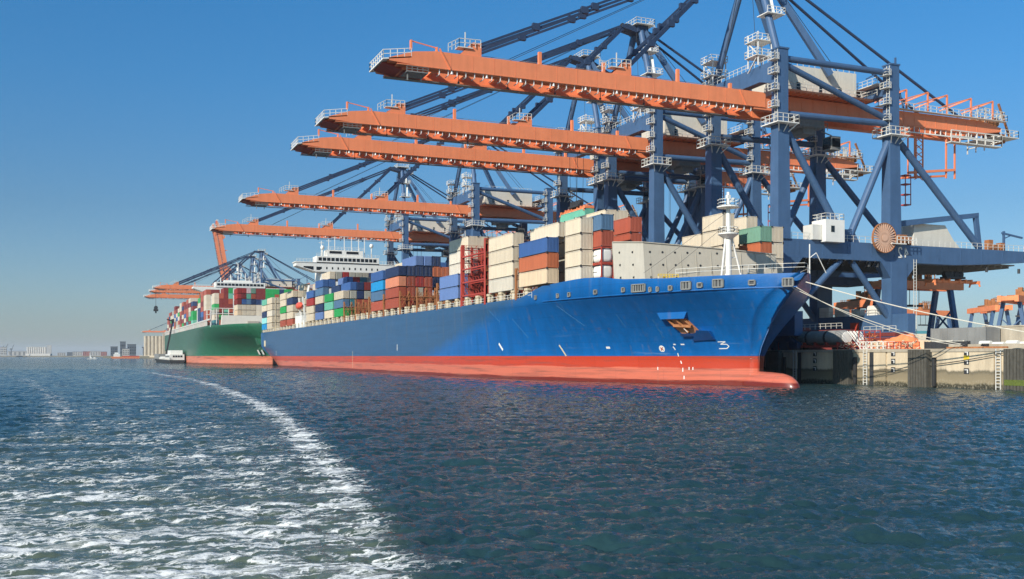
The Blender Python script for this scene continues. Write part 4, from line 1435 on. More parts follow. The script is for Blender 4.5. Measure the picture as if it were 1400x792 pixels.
    def slab(pts, c0, c1):
        return [S(a, b, c0) for a, b in pts] + [S(a, b, c) for (a, b), c in zip(pts, c1)]
    m = MB()
    # hood plate over the pocket, its lower edge standing out from the shell
    m.hexa(slab([(-2.6, 1.15), (2.0, 1.15), (2.9, 2.25), (-3.0, 2.25)], -0.4, (1.0, 1.0, 0.12, 0.12)))
    an = m.build('anchor_bolster', M['hull_blue'], blue)
    m = MB().hexa(slab([(0.6, -2.5), (4.6, -2.3), (4.7, -0.9), (2.9, -0.75)], -0.5, (0.35, 0.4, 1.25, 1.25)))
    m.hexa(slab([(-1.0, -1.75), (3.0, -1.75), (2.9, -1.25), (-0.8, -1.25)], -0.4, (0.5, 0.6, 0.9, 0.8)))
    m.build('bolster_shelf', M['hull_blue'], an)
    MB().hexa(slab([(-0.9, -1.25), (2.9, -1.25), (1.9, 1.15), (-2.2, 1.15)], -0.3, (0.06, 0.06, 0.06, 0.06))).build('anchor_recess', M['anchor_rust'], an)
    m = MB()
    m.beam(S(0.1, 1.0, 0.45), S(0.7, -1.1, 0.45), 0.42, 0.4)
    m.beam(S(-1.1, 0.1, 0.4), S(2.1, -0.1, 0.4), 0.7, 0.45)
    m.beam(S(-1.2, 0.1, 0.45), S(-1.5, 0.9, 0.45), 0.5, 0.35)
    m.beam(S(2.0, 0.0, 0.45), S(1.6, 0.9, 0.45), 0.5, 0.35)
    m.build('anchor', M['rust'], an)
    MB().beam(S(0.55, -0.45, 0.72), S(0.8, -1.05, 0.72), 0.4, 0.1).build('anchor_stain', M['white'], an)
    # breakwater in front of the containers
    pts = [(84.8, 152.8), (88.8, 149.2), (101.0, 146.8), (113.2, 144.4), (115.8, 150)]
    tops = [24.7, 24.5, 23.8, 22.9, 22.6]
    m = MB()
    for (a, b, za, zb) in zip(pts[:-1], pts[1:], tops[:-1], tops[1:]):
        m.hexa([(a[0], a[1], 16.0), (b[0], b[1], 16.0), (b[0] + 0.1, b[1] + 0.4, 16.0), (a[0] + 0.1, a[1] + 0.4, 16.0),
                (a[0], a[1] + 0.9, za), (b[0], b[1] + 0.9, zb), (b[0] + 0.1, b[1] + 1.3, zb), (a[0] + 0.1, a[1] + 1.3, za)])
    bw = m.build('breakwater', M['grey_paint'], blue)
    m = MB()
    for (pa, pb, za, zb) in zip(pts[:-2], pts[1:-1], tops[:-2], tops[1:-1]):
        L_ = math.hypot(pb[0] - pa[0], pb[1] - pa[1])
        for k in range(int(L_ / 2.3)):
            t = (k + 0.5) * 2.3 / L_
            zt = za + (zb - za) * t
            for z in (18.4, 20.6, 22.8):
                if z > zt - 0.8:
                    continue
                f = (z - 16) / (zt - 16) * 0.9
                x, y = pa[0] + (pb[0] - pa[0]) * t, pa[1] + (pb[1] - pa[1]) * t + f
                m.tube((x, y - 0.07, z), (x, y + 0.05, z), 0.2, 8)
    m.build('drain_hole', M['dark'], bw)
    m = MB()
    for (a, b, za, zb) in zip(pts[:-1], pts[1:], tops[:-1], tops[1:]):
        m.beam((a[0], a[1] + 0.85, za), (b[0], b[1] + 0.85, zb), 0.3, 0.16)
    for t in np.linspace(0, 1, 9):
        x = 90 + 22 * t
        yb = 149.2 - (x - 88.8) * 0.197
        m.beam((x, yb - 0.04, 16.2), (x, yb + 0.8, 23.0), 0.09, 0.1)
    m.build('stiffener', M['grey_paint'], bw)
    m = MB()
    a = Vector((90.5, 147.9, 18.15))
    m.rail([a, a + Vector((3.6, -0.7, 0))], h=0.7, step=0.5, t=0.09)
    m.build('step_rail', M['yellow'], bw)
    # deck clutter behind the bulwark
    m = MB()
    for i in range(24):
        x = 88 + rnd.random() * 22
        y = 147.0 - (x - 88.8) * 0.2 - 0.6 - rnd.random() * 2.2
        h = 0.6 + rnd.random() * 1.6
        m.box(x, x + 0.3 + rnd.random() * 0.7, y, y + 0.5, 16.2, 16.4 + h)
    m.build('deck_fitting', M['buff'], blue)
    # bow railing
    prs = []
    for y in np.arange(122, 140, 2.0):
        prs.append((BC - hb_blue(y, 17) + 0.4, y, 17.6))
    m = MB().rail(prs[::-1] + [(BC, 120.8, 17.6)] + [(2 * BC - p[0], p[1], p[2]) for p in prs[:7]], h=1.2, step=1.6, t=0.05, rails=2)
    m.build('bow_railing', M['white'], blue)
    m = MB().tube((106.0, 127.6, 17), (106.0, 127.6, 22.6), 0.1, 8).beam((106, 127.6, 20.4), (106.8, 127.0, 21.2), .1, .1).beam((106.8, 127.0, 21.2), (108.6, 126.8, 18.0), .09, .09)
    m.build('flagstaff', M['white'], blue)
    # foremast: tapered column, raking lattice leg, platforms, radar
    fx, fy = 99.0, 139.6
    m = MB().tube((fx, fy, 16), (fx, fy, 25.2), 0.6, 14, 0.5).tube((fx, fy, 25.2), (fx, fy, 30.2), 0.42, 14, 0.32)
    ma = m.build('foremast', M['white'], blue)
    m = MB().tube((fx + 3.3, fy, 16), (fx + 0.6, fy, 24.8), 0.17, 8).tube((fx - 1.6, fy, 16), (fx - 0.5, fy, 24.8), 0.17, 8)
    for k in range(4):
        z = 17.3 + k * 2
        m.beam((fx + 0.5, fy, z), (fx + 3.3 - (z - 16) * 0.307, fy, z), 0.12, 0.12)
    m.build('mast_stay', M['white'], ma)
    m = MB().tube((fx, fy, 25.1), (fx, fy, 25.3), 1.7, 16).tube((fx, fy, 24.4), (fx, fy, 25.1), 0.7, 16, 1.7)
    m.rail([(fx + 1.6 * math.cos(t), fy + 1.6 * math.sin(t), 25.3) for t in np.linspace(0, 2 * math.pi, 9)], h=1.0, step=2, t=0.07)
    m.build('mast_platform', M['white'], ma)
    m = MB().tube((fx, fy, 29.6), (fx, fy, 29.8), 1.9, 16)
    m.rail([(fx + 1.8 * math.cos(t), fy + 1.8 * math.sin(t), 29.8) for t in np.linspace(0, 2 * math.pi, 9)], h=1.1, step=2, t=0.07)
    m.build('mast_platform', M['white'], ma)
    m = MB().tube((fx, fy, 29.8), (fx, fy, 32.2), 0.26, 10).box(fx - .3, fx + .3, fy - .3, fy + .3, 31.2, 31.7).beam((fx, fy, 30.4), (fx + 1.0, fy, 31.2), .35, .35)
    m.build('mast_lamp', M['white'], ma)
    m = MB()
    m.beam((fx, fy, 29), (88, 148.5, 19), 0.05, 0.05).beam((fx, fy, 27), (92, 147.5, 19), 0.05, 0.05)
    m.build('mast_wire', M['dark'], ma)
    # hatch pedestals along the side
    p0 = MB().box(-0.35, 0.35, -0.62, 0.62, 0, 2.2).box(-0.5, 0.5, -0.85, 0.85, 1.75, 2.2).build('pedestal', M['buff'], blue)
    p1 = MB().box(-0.12, 0.12, -0.18, 0.18, 0, 1.7).build('stanchion', M['buff'], blue)
    first = second = True
    for i, y in enumerate(np.arange(180.6, 498, 3.35)):
        if i % 2 == 0:
            o = p0 if first else inst(p0, blue)
            first = False
            o.location = (80.65, y, 16.0)
        o = p1 if second else inst(p1, blue)
        second = False
        o.location = (80.55, y + 1.7, 16.0)
    m = MB().rail([(80.3, 178, 16.2), (80.3, 500, 16.2)], h=1.1, step=3.0, t=0.07)
    m.build('side_railing', M['white'], blue)
    m = MB()
    for i in range(70):
        y = 180 + i * 4.5 + rnd.random()
        h = 0.5 + rnd.random() * 1.3
        m.box(81.3 + rnd.random() * 0.5, 82.2, y, y + 0.4 + rnd.random() * 1.1, 16.0, 16.0 + h)
    tag(m.build('deck_pipework', M['buff'], blue), kind='stuff')
    m = MB().box(83.0, 116.0, 166, 500, 16.05, 17.9)
    m.build('hatch_coaming', M['dark'], blue)  # dark colour stands in for the shade in the gaps between pedestals
    # lashing bridges
    def bridge(y, z1, mat, x0=80.2, x1=117.5, rods=True):
        m = MB()
        for x in np.arange(x0, x1, 2.52):
            m.beam((x, y, 16.1), (x, y, z1), 0.42, 0.5)
        for z in np.arange(20.4, z1 + 0.1, 2.98):
            m.box(x0 - 0.2, x1, y - 0.45, y + 0.45, z - 0.15, z)
            for xx in np.arange(x0, x1 - 1, 2.52):
                m.beam((xx, y - 0.4, z), (xx + 1.26, y - 0.4, z + 1.1), 0.08, 0.08)
        if rods:
            for x in np.arange(x0, x1 - 2, 2.52):
                m.beam((x, y - 0.1, 17.6), (x + 2.4, y - 0.5, 22.6), 0.1, 0.1)
                m.beam((x + 2.4, y - 0.1, 17.6), (x, y - 0.5, 22.6), 0.1, 0.1)
        b = m.build('lashing_bridge', mat, blue)
        r = MB()
        for z in np.arange(20.4, z1 + 0.1, 2.98):
            r.rail([(x0 - 0.2, y - 0.42, z), (x1, y - 0.42, z)], h=1.0, step=1.26, t=0.06)
        r.build('bridge_railing', mat, b)
    bridge(185.4, 22.5, M['rust'])
    bridge(201.8, 30.0, M['rust'])
    bridge(217.2, 30.0, M['red'])
    bridge(234.5, 22.8, M['rust'])
    bridge(250.8, 22.8, M['rust'])
    bridge(266.2, 22.8, M['rust'])
    bridge(282.6, 22.8, M['rust'])
    bridge(299.0, 23, M['rust'])
    bridge(315.4, 23, M['rust'])
    bridge(330.8, 23, M['rust'])
    bridge(396.5, 23, M['white'])
    bridge(462, 31, M['buff'])
    # long side walkways of the open bay beside the rusty bridge
    m = MB()
    for z in (18.6, 21.6, 24.6, 27.5):
        m.beam((80.3, 202.2, z), (80.3, 216.9, z), 0.5, 0.3)
        m.beam((82.4, 202.2, z), (82.4, 216.9, z), 0.3, 0.2)
        for k in range(9):
            m.beam((80.3, 203 + k * 1.6, z), (80.3, 203.8 + k * 1.6, z + 0.9), 0.1, 0.1)
    m.beam((80.4, 202.0, 16), (80.4, 202.0, 30.4), 1.0, 0.9)
    m.beam((80.4, 216.9, 16), (80.4, 216.9, 30.4), 0.7, 0.6)
    m.build('lashing_walkway', M['red'], blue)
    # accommodation block with bridge wings
    m = MB().box(88.5, 110.5, 404, 416, 16.0, 39.6)
    m.prism([(78.3, 42.6), (78.3, 41.2), (86, 39.0), (113, 39.0), (120.7, 41.2), (120.7, 42.6)], 403.4, 410)
    m.box(86.5, 112.5, 403.2, 411, 42.6, 45.4)
    m.box(91, 106, 404.5, 411, 45.4, 48.2)
    m.box(77.9, 121.1, 403.2, 410.2, 42.6, 42.9)
    ab = m.build('accommodation_block', M['white'], blue)
    w = MB().box(0, 1.35, -0.06, 0.0, 0, 1.3)
    w0 = w.build('window', M['glass'], ab)
    xs = [87.2 + 1.75 * i for i in range(14)]
    for i, x in enumerate(xs):
        o = w0 if i == 0 else inst(w0, ab)
        o.location = (x, 403.2, 43.5)
    w1 = MB().box(0, 0.55, -0.05, 0, 0, 0.9).build('porthole', M['glass'], ab)
    for i in range(11):
        o = w1 if i == 0 else inst(w1, ab)
        o.location = (88.0 + i * 2.35, 403.4, 40.1)
    m = MB().prism([(81.2, 40.55), (85.2, 39.65), (85.2, 41.1), (81.2, 41.1)], 403.34, 403.42).box(86.4, 88, 403.34, 403.42, 39.7, 41.0)
    m.build('wing_opening', M['glass'], ab)
    for x in (92, 99):
        MB().box(x, x + 5, 404.4, 404.52, 46.6, 47.7).build('upper_window', M['glass'], ab)
    m = MB().rail([(78.4, 403.3, 42.9), (86.5, 403.3, 42.9)], h=1.2, step=1.3, t=0.1)
    m.rail([(91, 404.4, 48.2), (106, 404.4, 48.2)], h=1.2, step=1.5, t=0.1)
    m.rail([(112.5, 403.3, 42.9), (120.6, 403.3, 42.9)], h=1.2, step=1.3, t=0.1)
    m.rail([(86.5, 403.2, 45.4), (112.5, 403.2, 45.4)], h=1.1, step=1.5, t=0.09)
    m.build('bridge_railing', M['white'], ab)
    m = MB()
    for x, h in ((92, 4.5), (94.5, 6.0), (98.5, 8.5), (101.5, 6.5), (104.5, 5.0), (107, 6.0), (89, 3.6)):
        m.beam((x, 406, 45.4), (x, 406, 48.2 + h), 0.28, 0.28)
        m.beam((x - 1.0, 406, 47.4 + h), (x + 1.0, 406, 47.4 + h), 0.2, 0.2)
    m.beam((96.5, 406, 54), (100.5, 406, 54), 0.35, 0.35)
    m.build('radar_mast', M['white'], ab)
    m = MB()
    for x, z in ((89.3, 49.0), (109.8, 50.5)):
        vs, fs = [], []
        for a in range(7):
            for b in range(10):
                th, ph = math.pi * a / 6, 2 * math.pi * b / 10
                vs.append((x + 0.85 * math.sin(th) * math.cos(ph), 405.5 + 0.85 * math.sin(th) * math.sin(ph), z + 0.95 * math.cos(th)))
        for a in range(6):
            for b in range(10):
                fs.append((a * 10 + b, a * 10 + (b + 1) % 10, (a + 1) * 10 + (b + 1) % 10, (a + 1) * 10 + b))
        m.add(vs, fs)
        m.beam((x, 405.5, 45.4), (x, 405.5, z), 0.3, 0.3)
    m.build('satellite_dome', M['white'], ab, smooth=True)
    # lifeboat and davit by the house
    m = MB()
    vs, fs = [], []
    for a in range(9):
        t = -1 + a / 4
        r = math.sqrt(max(0.02, 1 - t * t))
        for b in range(10):
            ph = 2 * math.pi * b / 10
            vs.append((80.6 + 1.5 * r * math.cos(ph), 408 + 4.6 * t, 25.2 + 1.6 * r * math.sin(ph)))
    for a in range(8):
        for b in range(10):
            fs.append((a * 10 + b, a * 10 + (b + 1) % 10, (a + 1) * 10 + (b + 1) % 10, (a + 1) * 10 + b))
    m.add(vs, fs)
    m.build('lifeboat', M['lifeboat'], blue, smooth=True)
    m = MB().box(80.3, 82.5, 402.5, 416, 16.2, 21.2).beam((81.8, 404, 21), (81.0, 404, 28.6), 0.6, 0.6).beam((81.8, 412, 21), (81.0, 412, 28.6), 0.6, 0.6)
    m.beam((81.5, 399.5, 27.5), (84.5, 409, 33.5), 0.7, 0.6)
    m.rail([(80.4, 402.5, 21.2), (80.4, 416, 21.2)], step=1.2, t=0.1)
    m.box(80.4, 82.4, 397.6, 401, 16.2, 19.2)
    m.build('boat_davit', M['white'], blue)
    m = MB().box(94, 105, 424, 432, 16.2, 40).prism([(95, 40), (104, 40), (104, 45), (95, 44)], 424.5, 431)
    m.build('funnel', M['hull_blue'], blue)
    # stern mooring opening
    m = MB().box(79.88, 80.1, 487.5, 491.5, 9.4, 12.2)
    m.build('stern_opening', M['buff'], blue)
blue_details()

# ------------------------------------------------------------------ containers
COL = dict(cream=(0.64, 0.55, 0.42), ivory=(0.66, 0.60, 0.50), peach=(0.70, 0.55, 0.38), grey=(0.40, 0.39, 0.33), navy=(0.028, 0.05, 0.125), blue=(0.055, 0.13, 0.33), slate=(0.10, 0.19, 0.31),
           violet=(0.15, 0.24, 0.47), terracotta=(0.40, 0.095, 0.055), orange=(0.52, 0.155, 0.07), salmon=(0.66, 0.27, 0.16), red=(0.36, 0.04, 0.035), cyan=(0.02, 0.28, 0.55),
           mint=(0.16, 0.46, 0.34), green=(0.03, 0.34, 0.09), maroon=(0.21, 0.035, 0.03), teal=(0.06, 0.22, 0.26), sage=(0.18, 0.34, 0.25), aqua=(0.30, 0.62, 0.60), pink=(0.62, 0.45, 0.45))
WORD = dict(cream='cream', ivory='ivory white', peach='peach cream', grey='grey', navy='navy', blue='blue', slate='slate blue', violet='violet blue', terracotta='terracotta', orange='orange', salmon='salmon',
            red='red', cyan='bright cyan', mint='mint green', green='bright green', maroon='maroon', teal='teal', sage='sage green', aqua='pale aqua', pink='pale pink')
CW, CH = 2.44, 2.94
def cont_mesh(L, name, nribs):
    """box along y with ribbed sides and ends, origin at the base centre"""
    m = MB()
    w, l, h = CW / 2, L / 2, CH
    m.box(-w + 0.07, w - 0.07, -l + 0.17, l - 0.17, 0.14, h - 0.12)
    n = nribs
    for s in (-1, 1):
        for i in range(n):
            y0 = -l + 0.2 + (2 * l - 0.4) * i / n
            y1 = y0 + (2 * l - 0.4) / n * 0.52
            xa, xb = sorted((s * (w - 0.071), s * (w - 0.03)))
            m.box(xa, xb, y0, y1, 0.2, h - 0.16)
        for i in range(7):
            x0 = -w + 0.17 + (2 * w - 0.34) * i / 7
            x1 = x0 + (2 * w - 0.34) / 7 * 0.62
            ya, yb = sorted((s * (l - 0.17), s * (l - 0.02)))
            m.box(x0, x1, ya, yb, 0.2, h - 0.16)
    return m.mesh(name, M['container'])
def frame_mesh(L, name):
    m = MB()
    w, l, h, t = CW / 2, L / 2, CH, 0.15
    for sx in (-1, 1):
        for sy in (-1, 1):
            x, y = sx * (w - t / 2), sy * (l - t / 2)
            m.box(x - t / 2, x + t / 2, y - t / 2, y + t / 2, 0.0, h)
        for z in (t / 2 + 0.11, h - t / 2 - 0.06):
            x = sx * (w - t / 2)
            m.box(x - t / 2 + .004, x + t / 2 - .004, -l + t, l - t, z - t / 2, z + t / 2)
            y = sx * (l - t / 2)
            m.box(-w + t, w - t, y - t / 2 + .004, y + t / 2 - .004, z - t / 2, z + t / 2)
    return m.mesh(name, M['container'])
def casting_mesh(L):
    m = MB()
    w, l, h = CW / 2, L / 2, CH
    for sx in (-1, 1):
        for sy in (-1, 1):
            for z in (0.0, h - 0.2):
                m.box(sx * w - 0.11, sx * w + 0.11, sy * l - 0.11, sy * l + 0.11, z - 0.012, z + 0.2)
    return m.mesh('corner_casting', M['dark'])
def door_mesh(L):
    m = MB()
    l = L / 2
    for x in (-0.8, -0.4, 0.4, 0.8):
        m.tube((x, -l - 0.02, 0.2), (x, -l - 0.02, CH - 0.2), 0.045, 6)
    for x in (-0.6, 0.6):
        m.box(x - 0.25, x + 0.25, -l - 0.05, -l - 0.02, 1.15, 1.25)
    return m.mesh('locking_bar', M['container'])
L40, L20 = 13.2, 6.5
CM = {L40: (cont_mesh(L40, 'shipping_container', 40), frame_mesh(L40, 'container_frame'), casting_mesh(L40), door_mesh(L40)),
      L20: (cont_mesh(L20, 'shipping_container', 20), frame_mesh(L20, 'container_frame'), casting_mesh(L20), door_mesh(L20))}
n_cont = 0
def container(x, y0, z, col, L, label, group, detail):
    """x of the outer face, y0 of the bow facing end"""
    global n_cont
    n_cont += 1
    c = COL[col]
    k = 0.90 + 0.2 * rnd.random()
    cc = (c[0] * k, c[1] * k, c[2] * k, 1)
    o = bpy.data.objects.new('shipping_container', CM[L][0])
    o.location = (x + CW / 2, y0 + L / 2, z)
    o.color = cc
    C.objects.link(o)
    tag(o, label, 'container', group)
    if detail:
        f = bpy.data.objects.new('container_frame', CM[L][1])
        f.color = (cc[0] * 0.9, cc[1] * 0.9, cc[2] * 0.9, 1)
        C.objects.link(f)
        f.parent = o
        q = bpy.data.objects.new('corner_casting', CM[L][2])
        C.objects.link(q)
        q.parent = o
        if detail > 1:
            dr = bpy.data.objects.new('locking_bar', CM[L][3])
            dr.color = (cc[0] * 0.8 + 0.05, cc[1] * 0.8 + 0.05, cc[2] * 0.8 + 0.05, 1)
            C.objects.link(dr)
            dr.parent = o
    return o

def tank(x, y0, z, L, label):
    t = thing('tank_container', label, 'tank container', (x + CW / 2, y0 + L / 2, z), 'white tank containers on the blue ship')
    m = MB()
    w, l, h, b = CW / 2, L / 2, CH, 0.2
    for sx in (-1, 1):
        for sy in (-1, 1):
            m.box(sx * w - b / 2, sx * w + b / 2, sy * l - b / 2, sy * l + b / 2, 0, h)
        for zz in (b / 2 + .01, h - b / 2 - .01):
            m.beam((sx * w, -l, zz), (sx * w, l, zz), b * 0.9, b * 0.9)
            m.beam((-w, sx * l, zz), (w, sx * l, zz), b * 0.9, b * 0.9)
        for sy in (-1, 1):
            m.beam((sx * w, sy * l, 0.7), (sx * w, sy * (l - 0.8), 0.1), b * .8, b * .8)
    m.build('tank_frame', M['red'], t)
    vs, fs, n = [], [], 20
    prof = [(-l + 0.10, 0.6), (-l + 0.14, 0.92), (-l + 0.34, 1.13), (l - 0.34, 1.13), (l - 0.14, 0.92), (l - 0.10, 0.6)]
    for (yy, r) in prof:
        for i in range(n):
            a = 2 * math.pi * i / n
            q = (abs(math.cos(a)) ** 4 + abs(math.sin(a)) ** 4) ** -0.25
            vs.append((r * q * math.cos(a) * 1.0, yy, CH / 2 + r * q * math.sin(a) * 1.12))
    for j in range(len(prof) - 1):
        for i in range(n):
            fs.append((j * n + i, j * n + (i + 1) % n, (j + 1) * n + (i + 1) % n, (j + 1) * n + i))
    fs += [tuple(range(n)), tuple(range((len(prof) - 1) * n, len(prof) * n))]
    MB().add(vs, fs).build('tank_shell', M['white'], t, smooth=True)
    MB().box(-1.19, -1.10, -1.4, 1.2, 1.45, 1.53).build('tank_stripe', M['navy' if 'navy' in M else 'dark'], t)
    return t

ORD = ['first', 'second', 'third', 'fourth', 'fifth', 'sixth', 'seventh', 'eighth', 'ninth', 'tenth', 'eleventh', 'twelfth', 'thirteenth', 'fourteenth', 'fifteenth', 'sixteenth', 'seventeenth', 'eighteenth', 'nineteenth', 'twentieth', 'twenty-first', 'twenty-second', 'twenty-third', 'twenty-fourth']
def rowx(k):
    return 80.1 + 2.5 * k
PAL = ['cream', 'cream', 'grey', 'terracotta', 'navy', 'blue', 'maroon', 'cream', 'orange']
def rc(n, pal=PAL):
    return [rnd.choice(pal) for _ in range(n)]
cr, iv, pe, gy_, nv, bl, slt, vi, te, og, sa, rd, cy, mi, gn, mr, tl, sg, aq = 'cream ivory peach grey navy blue slate violet terracotta orange salmon red cyan mint green maroon teal sage aqua'.split()
# bay: (y of the bow end, length, base z, {row: [tiers from the deck]})
bays = []
def bay(y0, L, z, rows, phrase):
    bays.append((y0, L, z, rows, phrase))
r = {0: [pe, og, bl], 1: [cr, te, cr, cr], 2: [cr, cr, cr, cr], 3: [cr, gy_, cr, cr], 4: [cr, cr, cr, cr], 5: [cr, cr, cr, cr, cr], 6: [cr, cr, gy_, cr, cr]}
r.update({k: rc(2) for k in range(7, 15)})
bay(170.6, L40, 18.45, r, 'behind the tank containers')
bay(161.5, L20, 18.2, {1: [iv, cr, cr, cr]}, 'in the short cream stack beside the tanks')
bay(158.3, L20, 18.5, {2: ['T', 'T', te, slt]}, 'on top of the white tanks')
bay(161.9, L20, 18.9, {5.2: [te, te, te, te]}, 'in the terracotta stack behind the breakwater end')
bay(149.8, L20, 18.7, {10: [cr, cr, cr, cr]}, 'in the taller cream stack behind the foremast')
bay(156.6, L20, 18.7, {10: [cr, cr, cr]}, 'in the lower cream stack left of the foremast')
bay(148.2, L20, 19.5, {12.8: [cr, og, mi and sg]}, 'right of the foremast')
bay(148.2, L20, 19.5, {13.82: [cr, cr, cr]}, 'at the right end above the breakwater')
bay(156.4, L20, 19.5, {14.0: [cr, cr, cr, cr]}, 'behind the sage green one')
r = {0: [iv, cr, cr, cr], 1: [iv, cr, cr, cr]}
r.update({k: rc(4 if k < 7 else 3) for k in range(2, 15)})
bay(186.9, L40, 18.2, r, 'just ahead of the rusty lashing bridge')
r = {6: [te, te, te, cr]}
r.update({k: rc(3) for k in range(7, 15)})
bay(203.2, L40, 18.2, r, 'inboard of the rusty lashing bridge')
r = {0: [vi, vi], 1: [te, te, iv, iv, cr], 2: [te, te, te, te, cr], 3: [te, te, te, te, cr], 4: [te, og, te, te]}
r.update({k: rc(4) for k in range(5, 15)})
bay(219.3, L40, 18.2, r, 'in the bay of violet blue boxes')
r = {4: [te, nv, te, og, mi], 5: [rd, te, nv, te], 6: [te, rd, te, nv], 7: [te, te, te, rd]}
r.update({k: rc(4) for k in range(8, 15)})
bay(236.0, L40, 18.2, r, 'in the mint topped bay amidships')
r = {0: [te, te, sa, nv], 1: [rd, te, te, nv], 2: [te, gy_, rd, nv, vi], 3: [te, te, te, nv, vi], 4: [te, te, nv, og, nv], 5: [te, gy_, rd, og], 6: [te, te, rd, nv], 7: rc(4), 8: rc(4)}
r.update({k: rc(4) for k in range(9, 15)})
bay(267.6, L40, 18.2, r, 'in the bay with the salmon box')
r = {0: [te, slt, cy, bl], 1: [te, te, bl, nv], 2: rc(4), 3: [te, bl, nv, nv, cr], 4: [te, te, bl, nv, cr]}
r.update({k: rc(5) for k in range(5, 15)})
bay(283.5, L40, 18.2, r, 'in the bay with the bright cyan box')
r = {0: [gn, slt, cr], 1: [gn, tl, gy_, bl], 2: [te, te, nv, nv], 3: [rd, te, gy_, mr], 4: [rd, te, bl, mr], 5: [te, te, rd, rd]}
r.update({k: rc(4) for k in range(6, 15)})
bay(332.4, L40, 18.2, r, 'in the bay with the lowest green box')
r = {0: [cr, mi, gn], 1: [cr, nv, bl, nv], 2: [te, te, te, bl, vi], 3: [te, te, nv, rd, rd], 4: [te, te, te, bl, tl], 5: rc(5)}
r.update({k: rc(5) for k in range(6, 15)})
bay(347.7, L40, 18.2, r, 'in the bay with two green boxes')
r = {0: [vi, nv, cr, slt, bl], 1: [bl, nv, cr, bl, bl, cr], 2: [te, te, te, te, te, gy_], 3: [te, te, te, te, te, rd], 4: [te, te, te, te, te, gy_], 5: [te, te, te, te, te, gy_], 6: [te, te, te, te, te, gy_], 7: [te, te, te, te, te, nv], 8: [te, te, te, te, te, cr]}
r.update({k: rc(5) for k in range(9, 15)})
bay(363.4, L40, 18.2, r, 'in the tallest five high bay')
r = {0: [cr, cr, rd, bl], 1: [cr, cr, cr, cr, cr]}
r.update({k: [te, te, te, te, te] for k in range(2, 15)})
bay(379.8, L40, 18.2, r, 'in the last bay before the white house')
r = {0: [te, cr, cr, nv, cr], 1: [te, gy_, cr, gy_, cr], 2: [te, cr, cr, cr, gy_, cr]}
r.update({k: rc(5) for k in range(3, 15)})
bay(421.2, L40, 17.6, r, 'in the first bay astern of the house')
r = {0: [te, cr, gn, cr, cr]}
r.update({k: rc(5) for k in range(1, 15)})
bay(437, L40, 17.6, r, 'in the second bay astern of the house')
r = {0: [cr, cr, iv, cr, cr], 1: [cr, cr, cr, cr, cr]}
r.update({k: rc(5) for k in range(2, 15)})
bay(471.5, L40, 17.4, r, 'in the ivory bay near the stern')
r = {0: [cy, aq, nv, cr, mi]}
r.update({k: rc(5) for k in range(1, 15)})
bay(486.6, L40, 17.4, r, 'in the sternmost bay of the blue ship')

def top_of(bi, k):
    rows = bays[bi][3]
    return len(rows.get(k, ()))
TIER = ['bottom', 'second', 'third', 'fourth', 'fifth', 'sixth']
for bi, (y0, L, z, rows, phrase) in enumerate(bays):
    for k, tiers in rows.items():
        for t, col in enumerate(tiers):
            # seen from the side or from ahead?
            side = top_of(bi, k - 1) <= t if k >= 1 else True
            ahead = max([len(b[3].get(k, ())) for b in bays if -1 < y0 - (b[0] + b[1]) < 12] + [0])
            front = ahead <= t
            if bi >= 13 and not side and k > 9:
                front = False
            if not (side or front):
                continue
            if z + t * CH < 22 and k > 3 and L == L40:
                continue
            x = rowx(k)
            zz = z + t * (CH + 0.02)
            if col == 'T':
                tank(x, y0, zz, L, 'white tank container in red frame, %s of the pair by the breakwater' % ('lower' if t == 0 else 'upper'))
                continue
            if k == 0:
                rowp = 'outer row'
            elif isinstance(k, float) or len(rows) == 1:
                rowp = ''
            else:
                rowp = '%s row inboard' % ORD[int(k) - 1]
            lab = '%s container, %s tier%s, %s' % (WORD[col], TIER[t], (', ' + rowp) if rowp else '', phrase)
            if len(lab.split()) > 16:
                lab = lab.replace(' row inboard', ' row in').replace(' container,', ' box,')
            detail = 0
            if y0 < 240:
                detail = 1
            if y0 < 300 and k > 0 and col in ('navy', 'orange', 'red', 'terracotta') and y0 > 200:
                detail = 2
            container(x, y0, zz, col, L, lab, 'containers stacked on the blue ship', detail)

# the box in the second crane's spreader
mint_c = container(106.4, 206, 36.1, 'mint', L40, 'mint green container hanging from an orange spreader above the blue ship', 'containers stacked on the blue ship', 1)
def spreader(loc, top_z, label, slim=False, mat='orange'):
    t = thing('spreader', label, 'spreader', loc)
    m = MB()
    m.box(-0.5, 0.5, -6.4, 6.4, 0.1, 0.55)
    for s in (-1, 1):
        m.box(-1.2, 1.2, s * 6.3 - 0.3, s * 6.3 + 0.3, 0.0, 0.6)
        m.beam((-1.1, s * 6.3, 0.1), (-1.4, s * 6.3, -0.6), 0.2, 0.3)
        m.beam((1.1, s * 6.3, 0.1), (1.4, s * 6.3, -0.6), 0.2, 0.3)
        for k in (1.5, 3.2, 4.8):
            m.box(-0.7, 0.7, s * k - 0.2, s * k + 0.2, 0.1, 0.9)
    m.build('spreader_beam', M[mat], t)
    m = MB()
    m.box(-1.0, 1.0, -2.6, 2.6, 0.95, 1.4)
    for y in (-2.0, -0.7, 0.7, 2.0):
        m.tube((-0.5, y, 1.9), (0.5, y, 1.9), 0.65, 12)
    m.build('head_block', M['dark'], t)
    if top_z:
        m = MB()
        for x in (-0.8, 0.8):
            for y in (-1.6, 1.6):
                m.beam((x, y, 1.9), (x, y * 1.3, top_z - loc[2]), 0.07, 0.07)
        m.build('hoist_rope', M['dark'], t)
    return t
spreader((107.6, 212.6, 39.1), 52.4, 'orange spreader gripping the hanging mint green container')
sp2 = spreader((169.5, 158.5, 20.2), 23.6, 'red spreader hanging empty under the landside end of the nearest crane', mat='tarp')
sp2.rotation_euler = (0, 0, R(90))

